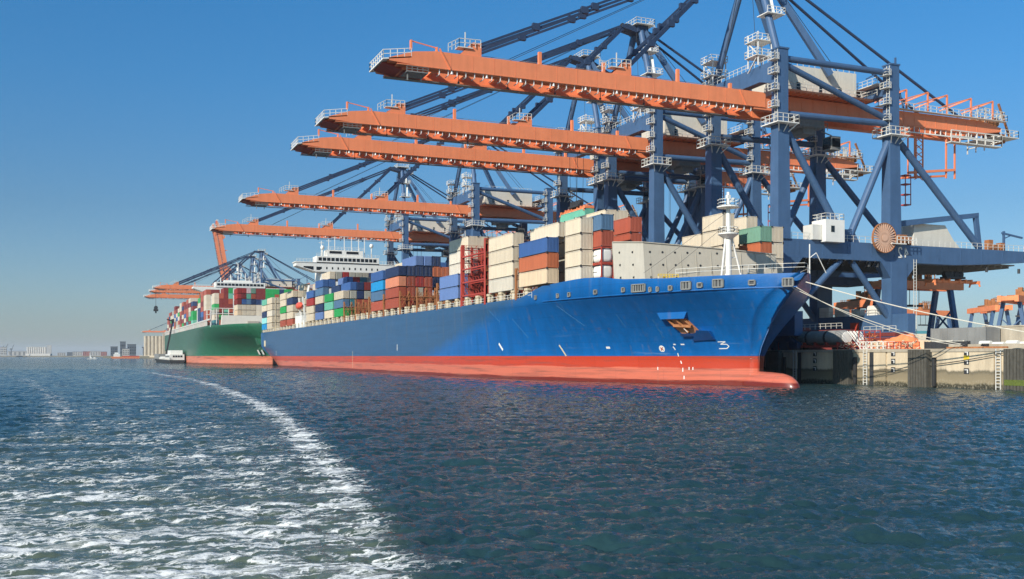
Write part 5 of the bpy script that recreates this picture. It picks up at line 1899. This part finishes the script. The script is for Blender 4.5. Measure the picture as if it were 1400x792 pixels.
# ------------------------------------------------------------------ green ship astern of the blue one
green = thing('container_ship', 'green hulled container ship with salmon boot topping moored astern of the blue one', 'ship')
GC = 89.5
def green_top(y):
    return float(np.interp(y, [515, 545, 560, 900], [21.4, 21.2, 21.6, 21.8]))
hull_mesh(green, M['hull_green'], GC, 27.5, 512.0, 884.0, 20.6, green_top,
          ([-4, 0, 4.8, 10, 15, 20, 24], [14, 12, 11.5, 9, 5.5, 1.5, 0]),
          ([0, 8, 14, 40, 80, 120, 160, 500], [0.2, 0.8, 2.0, 9, 19.0, 26.0, 27.5, 27.5]),
          ([0, 3, 8, 16, 30, 48, 70, 95, 500], [0.4, 7.5, 14, 19, 23, 25.6, 27, 27.5, 27.5]),
          None, 19.8, [30, 15, 4, 1, 0])
def green_details():
    m = MB().hexa([(66.5, 545, 20.6), (112, 545, 20.6), (112, 547, 20.6), (66.5, 549, 20.6), (67, 546, 26.4), (112, 546, 26.4), (112, 547.4, 26.4), (67, 549.4, 26.4)])
    bw = m.build('breakwater', M['house'], green)
    MB().box(80, 86, 544.7, 545.4, 21.3, 23.4).build('breakwater_door', M['grey_paint'], bw)
    # anchor bolster and white bow signs
    MB().hexa([(82, 520, 10.5), (85, 519, 10.5), (86, 526, 10.5), (82, 526, 10.5), (80.5, 520, 14), (84.5, 518.5, 13.2), (86, 526, 14), (80.5, 526, 14)]).build('anchor_bolster', M['hull_green'], green)
    m = MB()
    for dy in (0, 4.2):
        m.hexa([(86.0 - dy * 0.32, 527 + dy, 5.6), (85.2 - dy * .32, 527.4 + dy, 5.6), (85.6 - dy * .32, 530 + dy, 5.6), (86.4 - dy * .32, 529.6 + dy, 5.6), (84.6 - dy * .32, 526.2 + dy, 8), (83.9 - dy * .32, 526.7 + dy, 8), (84.4 - dy * .32, 529.2 + dy, 8), (85 - dy * .32, 528.8 + dy, 8)])
    m.build('bow_sign', M['white'], green)
    # white side railing and stanchions
    m = MB()
    for i in range(62):
        y = 575 + i * 5
        m.box(62.0, 62.5, y, y + 1.3, 21.5, 24.6)
    m.box(62.0, 62.4, 560, 884, 24.2, 25.0)
    m.build('side_stanchion', M['rail'], green)
    m = MB()
    for y in (563.5, 580.5):
        for x in np.arange(63, 112, 3.2):
            m.beam((x, y, 20.6), (x, y, 31), 0.4, 0.4)
        m.box(62.5, 114, y - 0.4, y + 0.4, 27.8, 28.1)
        m.box(62.5, 114, y - 0.4, y + 0.4, 30.7, 31)
    m.build('lashing_bridge', M['white'], green)
    m = MB().box(70, 109, 640, 652, 20, 45)
    m.prism([(61.3, 47.4), (61.3, 46.4), (69, 43.6), (110, 43.6), (117.7, 46.4), (117.7, 47.4)], 639.4, 648)
    m.box(74.5, 104.5, 639, 648, 47.4, 50.6)
    ab = m.build('accommodation_block', M['white'], green)
    w = MB().box(0, 1.7, -0.1, 0, 0, 1.4).build('window', M['glass'], ab)
    for i in range(13):
        o = w if i == 0 else inst(w, ab)
        o.location = (75.4 + i * 2.2, 638.98, 48.4)
    m = MB()
    for x, h in ((78, 3), (84, 5), (88.5, 12), (93, 6), (99, 4), (102, 3)):
        m.beam((x, 643, 50.6), (x, 643, 50.6 + h), 0.5, 0.5)
    m.box(86.5, 90.5, 642, 644, 56, 56.6)
    m.tube((88.5, 643, 58), (88.5, 643, 60), 0.9, 10)
    m.box(80, 97, 641, 647, 50.6, 52)
    m.rail([(61.5, 639.5, 47.4), (74, 639.5, 47.4)], step=2.5, t=0.2)
    m.build('radar_mast', M['white'], ab)
    m = MB().box(63.3, 69.5, 636, 652, 33, 34)
    for x in (63.6, 69):
        m.beam((x, 638, 21), (x, 638, 33), 0.5, 0.5)
    m.build('wing_support', M['white'], green)
    MB().box(82, 97, 790, 806, 20, 52).build('funnel', M['hull_green'], green)
green_details()
GPAL = ['maroon', 'maroon', 'terracotta', 'red', 'maroon', 'green', 'green', 'cream', 'grey', 'navy', 'cream', 'mint', 'terracotta', 'teal', 'red', 'terracotta', 'blue']
def grow(k):
    return 62.8 + 2.48 * k
gb = []   # (y0, base z, heights by row)
gb.append((549.5, 26.5, {k: 5 for k in range(5, 21)}))
gb.append((565.5, 21.6, {k: (6 if k < 3 else 7) for k in range(1, 21)}))
gb.append((582.0, 21.6, {k: 7 for k in range(0, 21)}))
gb.append((598, 21.6, {k: 7 for k in range(0, 21)}))
gb.append((614, 21.6, {k: 6 for k in range(0, 21)}))
yy = 656
hs = [6, 7, 7, 6, 7, 7, 6, 6, 7, 6, 6, 6, 5]
for i in range(13):
    gb.append((yy, 21.6, {k: hs[i] for k in range(0, 21)}))
    yy += 16.4 if i != 8 else 17.5
# first face towards us follows the photograph
FACE = ['peach cream cream cream cream cream cream cream cream cream cream cream pink pink'.split(),
        'cream cream cream cream cream cream green maroon green maroon maroon maroon'.split(),
        'maroon blue slate navy navy slate cream green green green maroon maroon'.split(),
        'red maroon mint terracotta maroon maroon green green terracotta green navy maroon'.split(),
        'red red pink sage maroon maroon green green green navy green green'.split()]
stuff_v = {}
n_green = 0
LIM = 296 - n_cont
cand = []
for bi, (y0, z, rows) in enumerate(gb):
    for k, n in rows.items():
        for t in range(n):
            side = (k - 1) not in rows or rows[k - 1] <= t
            zt = z + t * CH
            ahead = 0
            for (y2, z2, r2) in gb:
                if 0 < y0 - (y2 + L40) < 8 and k in r2:
                    ahead = max(ahead, z2 + r2[k] * CH)
            front = ahead < zt + 1.5
            if not (side or front):
                continue
            if bi == 0:
                fr = FACE[t]
                col = fr[(k - 5) % len(fr)]
            elif bi <= 2 and t >= 5 and k > 4:
                col = rnd.choice(['maroon', 'green', 'red', 'sage', 'maroon', 'navy', 'terracotta'])
            elif k <= 2 and t >= 2:
                col = rnd.choice(['maroon', 'terracotta', 'maroon', 'cream', 'green', 'navy', 'cream', 'blue', 'maroon', 'grey', 'terracotta'])
            else:
                col = rnd.choice(GPAL)
            pri = (0 if side else 200) if bi != 0 else -500
            cand.append((pri + y0, bi, y0, k, t, zt, col))
cand.sort(key=lambda c: c[0])
for i, (_, bi, y0, k, t, zt, col) in enumerate(cand):
    if i < LIM:
        container(grow(k), y0, zt + 0.02 * t, col, L40, '%s container, %s tier, %s row, %s bay from the green ship bow' % (WORD[col], (TIER + ['seventh'])[t], ORD[k], ORD[bi]), 'containers stacked on the green ship', 0)
    else:
        m = stuff_v.setdefault(col, MB())
        x = grow(k)
        m.box(x, x + CW, y0, y0 + L40, zt, zt + CH - 0.05)
if stuff_v:
    me = bpy.data.meshes.new('container_stacks')
    V, F, MI = [], [], []
    names = list(stuff_v)
    for mi_, nme in enumerate(names):
        b = len(V)
        V += stuff_v[nme].v
        F += [tuple(i + b for i in f) for f in stuff_v[nme].f]
        MI += [mi_] * len(stuff_v[nme].f)
    me.from_pydata(V, [], F)
    for nme in names:
        me.materials.append(paint('far_box_' + nme, COL[nme], 0.5, wear_amt=0.1, var=0.15))
    me.polygons.foreach_set('material_index', MI)
    me.update()
    o = bpy.data.objects.new('container_stacks', me)
    C.objects.link(o)
    tag(o, 'many coloured containers stacked towards the stern of the green ship', 'containers', None, 'stuff')
print('containers', n_cont)

# ------------------------------------------------------------------ crane barge alongside the green ship
def make_barge():
    t = thing('crane_barge', 'low black barge with white deckhouse and raised black crane arm beside the green ship', 'barge', (56, 760, 0))
    m = MB((56, 760, 0)).hexa([(52.5, 690, -1), (59.5, 690, -1), (59.5, 830, -1), (52.5, 830, -1), (51, 690, 2.2), (61.5, 690, 2.2), (61.5, 838, 2.8), (51, 838, 2.8)])
    m.build('barge_hull', M['dark'], t)
    m = MB((56, 760, 0)).box(51.6, 60.8, 692, 730, 2.2, 6.0).box(52.5, 60, 696, 722, 6, 8.6).box(52, 60.5, 740, 786, 2.2, 4.4).rail([(51.2, 690, 2.2), (51.2, 800, 2.2)], step=4, t=0.25, h=1.6)
    h = m.build('deckhouse', M['white'], t)
    for k in range(8):
        MB((56, 760, 0)).box(51.5, 51.62, 694 + k * 4.5, 696.6 + k * 4.5, 4.0, 5.2).build('window', M['glass'], h)
    for k in range(4):
        MB((56, 760, 0)).box(53.5 + k * 1.6, 54.7 + k * 1.6, 691.9, 692.02, 4.0, 5.2).build('window', M['glass'], h)
    m = MB((56, 760, 0)).box(50.9, 61.4, 788, 838, 2.75, 6.5)
    m.build('bow_bulwark', M['grey'], t)
    m = MB((56, 760, 0)).beam((56, 790, 4), (61.0, 788, 31), 1.2, 1.2).beam((61.0, 788, 31), (56.5, 784, 32), 0.7, 0.7).box(60, 62, 787, 789.4, 29.8, 32.4)
    m.build('crane_arm', M['dark'], t)
make_barge()

# ------------------------------------------------------------------ quay furniture
def quay_things():
    # hanging grab on far rope
    t = thing('cargo_hook', 'small dark hook block hanging from ropes above the green ship', 'hook', (48, 772, 40))
    MB((0, 0, 0)).box(-1.6, 1.6, -1.6, 1.6, -2.5, -1).tube((0, -1, 0), (0, 1, 0), 1.4, 10).box(-0.5, 0.5, -.5, .5, -4, -2.5).build('hook_block', M['dark'], t)
    MB().beam((0, 0, 1), (0, 0, 12.5), 0.25, 0.25).build('rope', M['dark'], t)
    # grey tank lying on a red flatbed trailer
    t = thing('tank_trailer', 'long grey cylindrical tank on a red trailer parked along the quay edge', 'tank trailer', (124.0, 146.5, ZQ))
    m = MB()
    vs, fs, n = [], [], 20
    prof = [(-7.2, 0.3), (-7.1, 0.9), (-6.7, 1.3), (6.7, 1.3), (7.1, 0.9), (7.2, 0.3)]
    for (y_, r_) in prof:
        for i in range(n):
            a = 2 * math.pi * i / n
            vs.append((r_ * math.cos(a), y_, 2.3 + r_ * math.sin(a)))
    for j in range(5):
        for i in range(n):
            fs.append((j * n + i, j * n + (i + 1) % n, (j + 1) * n + (i + 1) % n, (j + 1) * n + i))
    fs += [tuple(range(n)), tuple(range(5 * n, 6 * n))]
    m.add(vs, fs)
    m.build('tank_shell', M['grey'], t, smooth=True)
    for y_ in (-2.6, 2.4):
        MB().tube((0, y_ - 0.25, 2.3), (0, y_ + 0.25, 2.3), 1.36, 20).build('tank_band', M['dark'], t)
    MB().tube((0, -7.24, 2.3), (0, -7.08, 2.3), 1.05, 20).build('tank_end', M['white'], t)
    m = MB().box(-1.2, 1.2, -7.6, 7.4, 0.55, 0.95)
    for y_ in (-6, -3, 0, 3, 6):
        m.box(-1.25, 1.25, y_ - 0.2, y_ + 0.2, 0.9, 1.5)
    m.build('trailer_bed', M['red'], t)
    m = MB()
    for y_ in (-6.2, -5.0, 4.6, 5.8):
        for s in (-1, 1):
            m.tube((s * 1.15, y_, 0.5), (s * 0.8, y_, 0.5), 0.5, 12)
    m.build('wheel', M['tread'], t)
    # lashing cages: red and rusty racks along the edge
    def cage(x, y, L, h, mat, lab, w=2.4):
        t = thing('lashing_cage', lab, 'cage', (x, y, ZQ), 'racks of lashing gear on the quay')
        m = MB()
        for sx in (-1, 1):
            for yy_ in np.arange(-L / 2, L / 2 + 0.1, L / max(2, int(L / 1.2))):
                m.beam((sx * w / 2, yy_, 0), (sx * w / 2, yy_, h), 0.12, 0.12)
            for z_ in (0.15, h * 0.5, h):
                m.beam((sx * w / 2, -L / 2, z_), (sx * w / 2, L / 2, z_), 0.12, 0.12)
        m.box(-w / 2, w / 2, -L / 2, L / 2, 0.1, 0.2)
        m.build('cage_frame', mat, t)
        m = MB()
        for i in range(int(L * 9)):
            a, b, c_ = (rnd.random() - .5) * w * .9, (rnd.random() - .5) * L * .95, 0.2 + rnd.random() * h * 0.75
            m.beam((a, b, c_), (a + (rnd.random() - .5), b + (rnd.random() - .5) * 1.4, c_ + rnd.random() * 0.5), 0.13, 0.13)
        o = m.build('twist_lock', M['rust'] if rnd.random() < 0.6 else M['buff'], t)
        o['kind'] = 'stuff'
    cage(123.6, 159.0, 8.0, 3.0, M['red'], 'tall dark red rack of lashing rods beside the blue bow')
    cage(123.0, 137.6, 3.4, 1.3, M['red'], 'low red cage of twist locks right of the tank trailer')
    cage(123.2, 131.2, 5.5, 1.4, M['white'], 'low white cage of lashing gear in front of the orange tarpaulin')
    cage(123.2, 125.4, 4.6, 1.3, M['red'], 'low red cage of lashing gear in front of the buff crate')
    cage(126.0, 136.0, 2.6, 3.4, M['red'], 'tall open red rack of leaning rods right of the tank')
    # ladder-like gangway sections leaning
    t = thing('gangway', 'white gangway sections leaning on red rack by the tank', 'gangway', (124.0, 137.6, ZQ))
    m = MB()
    for k in range(4):
        m.ladder((k * 0.5, 1.4 - k * 0.3, 3.4), (k * 0.5 + 0.2, -1.8 - k * 0.3, 0.2), w=0.5, axis=(1, 0, 0), step=0.5, t=0.11)
    m.build('gangway_section', M['white'], t)
    # orange tarpaulin heap
    t = thing('tarpaulin', 'crumpled bright orange tarpaulin heaped over crates on the quay', 'tarpaulin', (127.0, 132.5, ZQ))
    n1_, n2_ = 26, 14
    vs, fs = [], []
    for i in range(n1_ + 1):
        for j in range(n2_ + 1):
            a, b = i / n1_, j / n2_
            h = (math.sin(math.pi * b) ** 0.5) * (0.7 + 2.3 * a ** 0.8) * min(1, (1 - a) * 9 + 0.05)
            h += 0.28 * math.sin(a * 21 + b * 5) * math.sin(b * 13 + a * 7) * math.sin(math.pi * b)
            vs.append(((b - 0.5) * 3.4, 5.5 - a * 12, max(0.02, h)))
    for i in range(n1_):
        for j in range(n2_):
            q = i * (n2_ + 1) + j
            fs.append((q, q + 1, q + n2_ + 2, q + n2_ + 1))
    MB().add(vs, fs).build('tarpaulin_sheet', M['tarp'], t, smooth=True)
    # crates, walls, yard boxes
    def crate(x, y, sx, sy, h, mat, lab, nm='crate', cat='crate', z=ZQ):
        t = thing(nm, lab, cat, (x, y, z))
        m = MB().box(-sx / 2, sx / 2, -sy / 2, sy / 2, 0, h)
        m.build('crate_body', mat, t)
        m = MB()
        for s in (-1, 1):
            for q in (-1, 1):
                m.box(s * sx / 2 - .08, s * sx / 2 + .08, q * sy / 2 - .08, q * sy / 2 + .08, 0, h + 0.05)
        for k in range(int(sy / 1.4)):
            m.box(-sx / 2 - 0.05, -sx / 2 + 0.01, -sy / 2 + 0.6 + k * 1.4, -sy / 2 + 0.75 + k * 1.4, 0.1, h - 0.1)
        tag(m.build('crate_rib', mat, t), kind='stuff')
        return t
    crate(129, 126.6, 2.4, 5, 1.6, M['buff'], 'buff crate beside the orange tarpaulin')
    crate(128.4, 121.0, 2.4, 4, 1.5, M['house'], 'pale crate right of the buff one')
    crate(132.5, 121.5, 3.0, 11, 3.6, M['grey'], 'long dark grey bin behind the bollards', 'steel_bin', 'bin')
    crate(126, 119.0, 0.5, 8.5, 1.3, M['dark'], 'low dark barrier in front of the grey bin', 'barrier', 'barrier')
    # concrete flood wall at the right
    t = thing('concrete_wall', 'beige concrete wall standing on the quay at the right edge', 'wall', (134.5, 114, ZQ))
    m = MB()
    for k in range(8):
        m.box(0, 0.6, -14 + k * 4.2 - 14, -14 + k * 4.2 - 9.84, 0, 3.6 if k % 3 else 3.63)
    m.build('wall_panel', M['concrete'], t)
    m = MB().box(-0.1, 0.7, -28.2, 5.7, 3.62, 3.85)
    m.build('wall_coping', M['concrete'], t)
    # kerb block and bollards
    t = thing('kerb_beam', 'long dark steel beam lying on the coping between bollards', 'beam', (119.9, 108.0, ZQ + 0.12))
    MB().box(-0.15, 0.15, -5.6, 5.2, 0, 0.26).build('beam_body', M['rust'], t)
    bls = [(120.2, 110.3, 'black mooring bollard at the end of the pale rope'), (120.2, 106.5, 'black mooring bollard right of the rope end')]
    for (x, y, lab) in bls:
        t = thing('mooring_bollard', lab, 'bollard', (x, y, ZQ + 0.12), 'bollards on the quay edge')
        MB().tube((0, 0, 0), (0, 0, 0.55), 0.32, 12).tube((0, 0, 0.5), (0, 0, 0.7), 0.5, 12).tube((0, 0, -0.0), (0, 0, 0.1), 0.5, 12).build('bollard_post', M['dark'], t)
        MB().beam((-0.1, -0.6, 0.42), (-0.1, 0.6, 0.42), 0.25, 0.2).build('bollard_horn', M['dark'], t)
    # white pipe stack at right edge
    t = thing('pipe_rack', 'row of white pipes and flasks along the concrete wall', 'rack', (130.5, 108, ZQ))
    m = MB()
    for k in range(6):
        m.tube((0, -6 + k * 2.5, 0.8 + 0.2 * (k % 2)), (0, -4 + k * 2.5, 0.8 + 0.2 * (k % 2)), 0.42, 10)
    m.build('pipe', M['white'], t)
    m = MB()
    for k in range(7):
        m.box(-0.6, 0.6, -6.2 + k * 2.5, -6.0 + k * 2.5, 0, 0.6)
    m.build('rack_leg', M['dark'], t)
    # quay lamp post
    t = thing('lamp_post', 'thin white lamp post rising behind the yard cranes', 'lamp post', (240, 172, ZQ))
    MB().tube((0, 0, 0), (0, 0, 20), 0.25, 8, 0.14).build('post', M['white'], t)
    MB().box(-0.8, 0.8, -0.3, 0.3, 20, 20.4).build('lamp_head', M['grey'], t)
quay_things()

# mooring lines
def sag(name, pts_label, a, b, s, r, mat):
    a, b = Vector(a), Vector(b)
    m = MB()
    n = 12
    prev = None
    for i in range(n + 1):
        t = i / n
        p = a.lerp(b, t) - Vector((0, 0, s * 4 * t * (1 - t)))
        if prev is not None:
            m.tube(prev, p, r, 6, cap=False)
        prev = p
    o = m.build(name, mat)
    return tag(o, pts_label, 'rope', 'mooring ropes of the blue ship')
bowp = (BC + 1.0, 121.2, 15.7)
sag('mooring_rope', 'pale doubled mooring rope running from the bow to the bollard', (BC - 2.0, 122.6, 15.6), (120.2, 110.3, 6.5), 1.2, 0.065, M['rope'])
sag('mooring_rope', 'thick pale mooring rope from the bow passing highest towards the right edge', (BC + 0.8, 121.6, 16.0), (122.0, 88.0, 6.2), 0.9, 0.085, M['rope'])
sag('mooring_rope', 'second strand just under the doubled rope to the bollard', (BC - 1.0, 121.9, 15.3), (120.2, 110.1, 6.3), 1.6, 0.05, M['rope'])
sag('mooring_rope', 'thin dark rope slung across the face of the quay wall', (118.9, 117, 3.3), (118.9, 100.4, 5.6), 0.25, 0.05, M['fender'])
sag('mooring_rope', 'lower thin dark rope slung across the quay wall', (118.9, 128, 2.4), (118.9, 101, 5.4), 0.35, 0.045, M['fender'])

# ------------------------------------------------------------------ yard behind the quay
def yard_crane(loc, span, rz, label, h=18.4):
    t = thing('yard_crane', label, 'yard crane', loc, 'yard gantry cranes behind the quay', rz)
    m = MB()
    for s in (-1, 1):
        m.box(-span / 2 - 4, span / 2 + 4, s * 2.6 - 0.6, s * 2.6 + 0.6, h - 2.0, h)
    for x in (-span / 2 - 3.8, 0, span / 2 + 3.0):
        m.box(x, x + 0.8, -2.0, 2.0, h - 1.6, h - 0.2)
    m.build('girder', M['tarp'], t)
    for x in (-span / 2, span / 2):
        for s in (-1, 1):
            g = MB().beam((x, s * 5.2, 1.0), (x, s * 2.4, h - 2.0), 1.2, 1.1)
            g.build('leg', M['blue'], t)
        g = MB().beam((x, -5.2, 3.2), (x, 3.4, 11.5), 0.35, 0.35).beam((x, 5.2, 3.2), (x, -3.4, 11.5), 0.35, 0.35).box(x - 0.7, x + 0.7, -6.2, 6.2, 0.3, 1.4)
        g.build('leg_brace', M['blue'], t)
    m = MB().box(-4, 4, -3, 3, h + 0.1, h + 0.6)
    for k in range(7):
        m.box(-4 + k * 1.1, -3.2 + k * 1.1, -2.4 + (k % 3), -1 + (k % 3), h + 0.6, h + 1.6 + (k * 7 % 4) * 0.5)
    m.rail([(-4, -3, h + .6), (4, -3, h + .6)], h=2.4, step=1.2, t=0.2)
    m.rail([(-4, -3, h + 2.6), (4, -3, h + 2.6)], h=1.1, step=1.2, t=0.15)
    m.build('trolley', M['rust'], t)
    m = MB().box(-2, 2, -1, 1, h - 6.5, h - 6.0)
    for x in (-1.6, 1.6):
        m.beam((x, 0, h - 6), (x, 0, h), 0.12, 0.12)
    m.build('hoist', M['dark'], t)
p = at(1250, 262); yard_crane((p.x, p.y, ZQ), 20, R(0), 'nearest yard crane, orange girder on blue legs, right of the crane leg marked 42')
p = at(1262, 425); yard_crane((p.x, p.y, ZQ), 26, R(6), 'yard crane with orange girder seen between the legs of the nearer yard crane')
p = at(1352, 395); yard_crane((p.x, p.y, ZQ), 24, R(60), 'middle yard crane with tall trolley frame before the right edge')
p = at(1395, 330); yard_crane((p.x, p.y, ZQ), 20, R(25), 'yard crane at the right edge of the photo')
p = at(1150, 420); yard_crane((p.x, p.y, ZQ), 24, R(10), 'yard crane seen under the portal of the nearest crane')
p = at(1180, 300); yard_crane((p.x, p.y, ZQ), 14, R(80), 'yard crane seen between the portal braces', 15.5)

YB_BOX = [(1262, 300, 2, 'cream', 'long cream box on the ground behind the crane leg'), (1308, 330, 2, 'red', 'upper dark red box in the yard behind the grey bin'), (1330, 345, 1, 'maroon', 'maroon box in the yard below the yard cranes'),
          (1365, 300, 2, 'cream', 'cream box above the concrete wall'), (1395, 310, 2, 'cream', 'cream box at the right edge above the wall'), (1290, 380, 3, 'teal', 'pale teal box far back in the yard'),
          (1100, 330, 2, 'red', 'red box seen behind the blue bow'), (1125, 330, 2, 'pink', 'pale pink box right of the red one behind the bow'), (1190, 310, 2, 'red', 'red box under the portal brace'), (1150, 300, 1, 'orange', 'orange box behind the sill beam')]
for (u, d, n, col, lab) in YB_BOX:
    p = at(u, d)
    for t in range(n):
        extra = '' if n == 1 else (', topmost of its stack' if t == n - 1 else (', lowest of its stack' if t == 0 else ', middle of its stack'))
        o = container(p.x, p.y, ZQ + 0.01 + t * CH, col, L40, lab + extra, 'boxes in the container yard', 0)
        o.rotation_euler = (0, 0, R(62))

# crane access sheds on the sill: red hatch covers stacked behind the tank
for i, (x, y, w_, l_, h_, mt, lab) in enumerate(((132, 154, 3, 12, 4.2, 'hatch_red', 'dark red hatch cover stack behind the tank trailer'), (134, 140.5, 3, 8, 3.4, 'hatch_red', 'red hatch cover stack right of the tank trailer'), (134, 167, 3, 9, 5.0, 'hatch_red', 'dark red hatch cover stack close to the blue bow'))):
    t = thing('hatch_cover_stack', lab, 'hatch covers', (x, y, ZQ))
    for k in range(4):
        MB().box(-w_ / 2 - 0.1 * (k % 2), w_ / 2, -l_ / 2 + 0.2 * (k % 2), l_ / 2, k * h_ / 4, (k + 0.8) * h_ / 4).build('hatch_cover', M[mt], t)
    MB().rail([(-w_ / 2, -l_ / 2, h_), (-w_ / 2, l_ / 2, h_)], h=1.0, step=1.5, t=0.07).build('safety_rail', M['rail'], t)

# ------------------------------------------------------------------ far shore
def far_shore():
    m = MB()
    a, b = at(-300, 5200), at(330, 4700)
    m.hexa([at(-900, 5300, -2), at(420, 4300, -2), at(420, 7500, -2), at(-900, 7500, -2), at(-900, 5300, 6), at(420, 4300, 6), at(420, 7500, 7), at(-900, 7500, 7)])
    tag(m.build('far_shore', M['land']), kind='structure')
    m = MB()
    m.hexa([at(150, 2050, -2), at(300, 1900, -2), at(320, 2600, -2), at(140, 2600, -2), at(150, 2050, 5), at(300, 1900, 5), at(320, 2600, 5), at(140, 2600, 5)])
    tag(m.build('shore', M['land']), kind='structure')
    # row of silos with a square tower
    d = 4600
    t = thing('silo_row', 'row of pale grain silos with a square tower on the far left shore', 'silos', at(54, d, 6))
    for i in range(9):
        q = at(38 + i * 3.0, d, 6) - t.location
        MB().tube(q, q + Vector((0, 0, zat(474.5, d) - 6)), 4.9, 14).build('silo', M['shed'], t)
    q = at(67.5, d, 6) - t.location
    MB().box(q.x - 9, q.x + 9, q.y - 9, q.y + 9, 0, zat(472, d) - 6).build('silo_tower', M['shed'], t)
    q0, q1 = at(36, d - 30, 0) - t.location, at(70, d - 30, 0) - t.location
    MB().beam((q0.x, q0.y, 5), (q1.x, q1.y, 5), 20, 10).build('silo_base', M['shed'], t)
    # big concrete silo block next to the green ship stern
    d = 2120
    t = thing('silo_block', 'big beige concrete silo block left of the green ship stern', 'silos', at(212, d, 5))
    for i in range(6):
        q = at(199.5 + i * 5.0, d, 0) - Vector((t.location.x, t.location.y, 0))
        MB().tube((q.x, q.y, 0), (q.x, q.y, zat(459.5, d) - 5), 4.2, 14).build('silo', M['concrete'], t)
    q = at(228, d, 0) - Vector((t.location.x, t.location.y, 0))
    MB().box(q.x - 8, q.x + 8, q.y - 6, q.y + 6, 0, zat(456, d) - 5).build('silo_tower', M['concrete'], t)
    # towers and sheds
    def bld(u, w, d, v, mat, name, label, cat='building'):
        t = thing(name, label, cat, at(u, d, 5))
        hw = w / FPX * d / 2
        h = zat(v, d) - 5
        MB().box(-hw, hw, -hw * 0.8, hw * 0.8, 0, h).build('wall', mat, t)
        MB().box(-hw - 0.5, hw + 0.5, -hw * 0.8 - .5, hw * 0.8 + .5, h, h + h * 0.04 + 0.4).build('roof', M['far_dark'], t)
        m = MB()
        n = 4
        for i in range(n):
            x = -hw + (i + 0.3) * 2 * hw / n
            for k in range(3):
                m.box(x, x + hw * 0.22, -hw * 0.8 - 0.3, -hw * 0.8 - 0.02, h * (0.2 + 0.25 * k), h * (0.32 + 0.25 * k))
        m.build('window', M['glass'], t)
        return t
    bld(168, 7, 2500, 468, M['far_dark'], 'office_tower', 'tallest dark square tower on the far pier')
    bld(156, 9, 2700, 474.5, M['far_dark'], 'office_block', 'grey block left of the tall far tower')
    bld(180, 11, 2600, 471.5, M['far_dark'], 'office_block', 'wide dark block right of the tall far tower')
    bld(172, 9, 2500, 477, M['shed'], 'warehouse', 'low grey block at the foot of the tall far tower')
    bld(24, 22, 4700, 480.5, M['shed'], 'warehouse', 'long white shed left of the row of grain silos', 'shed')
    bld(5, 8, 4500, 475, M['shed'], 'power_house', 'pale grey power house at the left edge of the far shore')
    for i, (u, w, v, mt, lab) in enumerate(((84, 10, 482.6, 'shed', 'first low pale shed right of the grain silos'), (96, 8, 481.8, 'far_dark', 'dark low shed right of the first pale one'), (106, 12, 481.2, 'shed', 'pale shed with red neighbour on the far shore'),
                                            (118, 9, 480.8, 'brick_red', 'reddish far shed left of the widest pale one'), (130, 13, 480.5, 'shed', 'widest pale shed at the middle of the far shore'), (142, 8, 481.2, 'brick_red', 'reddish low shed next to the grey far block'))):
        bld(u, w, 4700, v, M[mt], 'warehouse', lab, 'shed')
    # shore cranes and masts at left
    for i, (u, v, lab) in enumerate(((2, 472.5, 'small grey harbour crane at the left edge of the far shore'), (7, 470, 'tall thin grey harbour crane on the far shore'), (15.5, 471, 'grey harbour crane just left of the long white shed'), (196, 467.5, 'dark harbour crane left of the beige silo block'))):
        d = 4500 if u < 100 else 2200
        t = thing('harbour_crane', lab, 'crane', at(u, d, 5), 'harbour cranes on the far shore')
        h = zat(v, d) - 5
        MB().beam((0, 0, 0), (0, 0, h * 0.6), h * 0.07, h * 0.07).build('tower', M['far_dark'], t)
        MB().beam((0, 0, h * 0.55), (h * 0.22, 0, h), h * 0.035, h * 0.035).beam((-h * 0.1, 0, h * 0.6), (h * 0.1, 0, h * 0.6), h * 0.09, h * 0.09).build('jib', M['far_dark'], t)
    # moored coaster with orange deck at the pier
    t = thing('coaster', 'small orange decked coaster moored at the far pier', 'boat', at(170, 2000, 0))
    MB().hexa([(-22, -4, -1), (30, -4, -1), (30, 4, -1), (-22, 4, -1), (-26, -5, 3.6), (34, -5, 3.6), (34, 5, 3.6), (-26, 5, 3.6)]).build('coaster_hull', M['tarp'], t)
    MB().box(-20, -8, -4, 4, 3.6, 9).box(-18, -11, -3, 3, 9, 12).build('coaster_house', M['white'], t)
    MB().box(-4, 28, -4, 4, 3.6, 5.4).build('coaster_hatch', M['red'], t)
    # tiny sails
    for u, lab in ((122.5, 'tiny white sailing boat far out on the water'), (129, 'tiny white motor boat right of the sailing boat')):
        t = thing('sailing_boat' if u < 125 else 'motor_boat', lab, 'boat', at(u, 1500, 0))
        MB().hexa([(-3, -1, 0), (3, -1, 0), (3, 1, 0), (-3, 1, 0), (-4, -1.3, 1.2), (4.4, -1.3, 1.4), (4.4, 1.3, 1.4), (-4, 1.3, 1.2)]).build('boat_hull', M['white'], t)
        if u < 125:
            MB().prism([(0, 1.6), (3, 1.6), (0, 10)], -0.1, 0.1).build('sail', M['white'], t)
        else:
            MB().box(-1.5, 1.5, -1, 1, 1.3, 3).build('boat_cabin', M['white'], t)
far_shore()
# ------------------------------------------------------------------ thin sea air
def make_haze():
    m, nt, p = new_mat('haze')
    nt.nodes.remove(p)
    v = N(nt, 'ShaderNodeVolumePrincipled', Density=0.00005)
    v.inputs['Color'].default_value = (0.86, 0.92, 1.0, 1)
    nt.links.new(v.outputs[0], nt.nodes['Material Output'].inputs['Volume'])
    tag(MB().box(-21000, 21000, -21000, 21000, -5.0, 160).build('haze', m), kind='stuff')
make_haze()
bpy.context.view_layer.update()
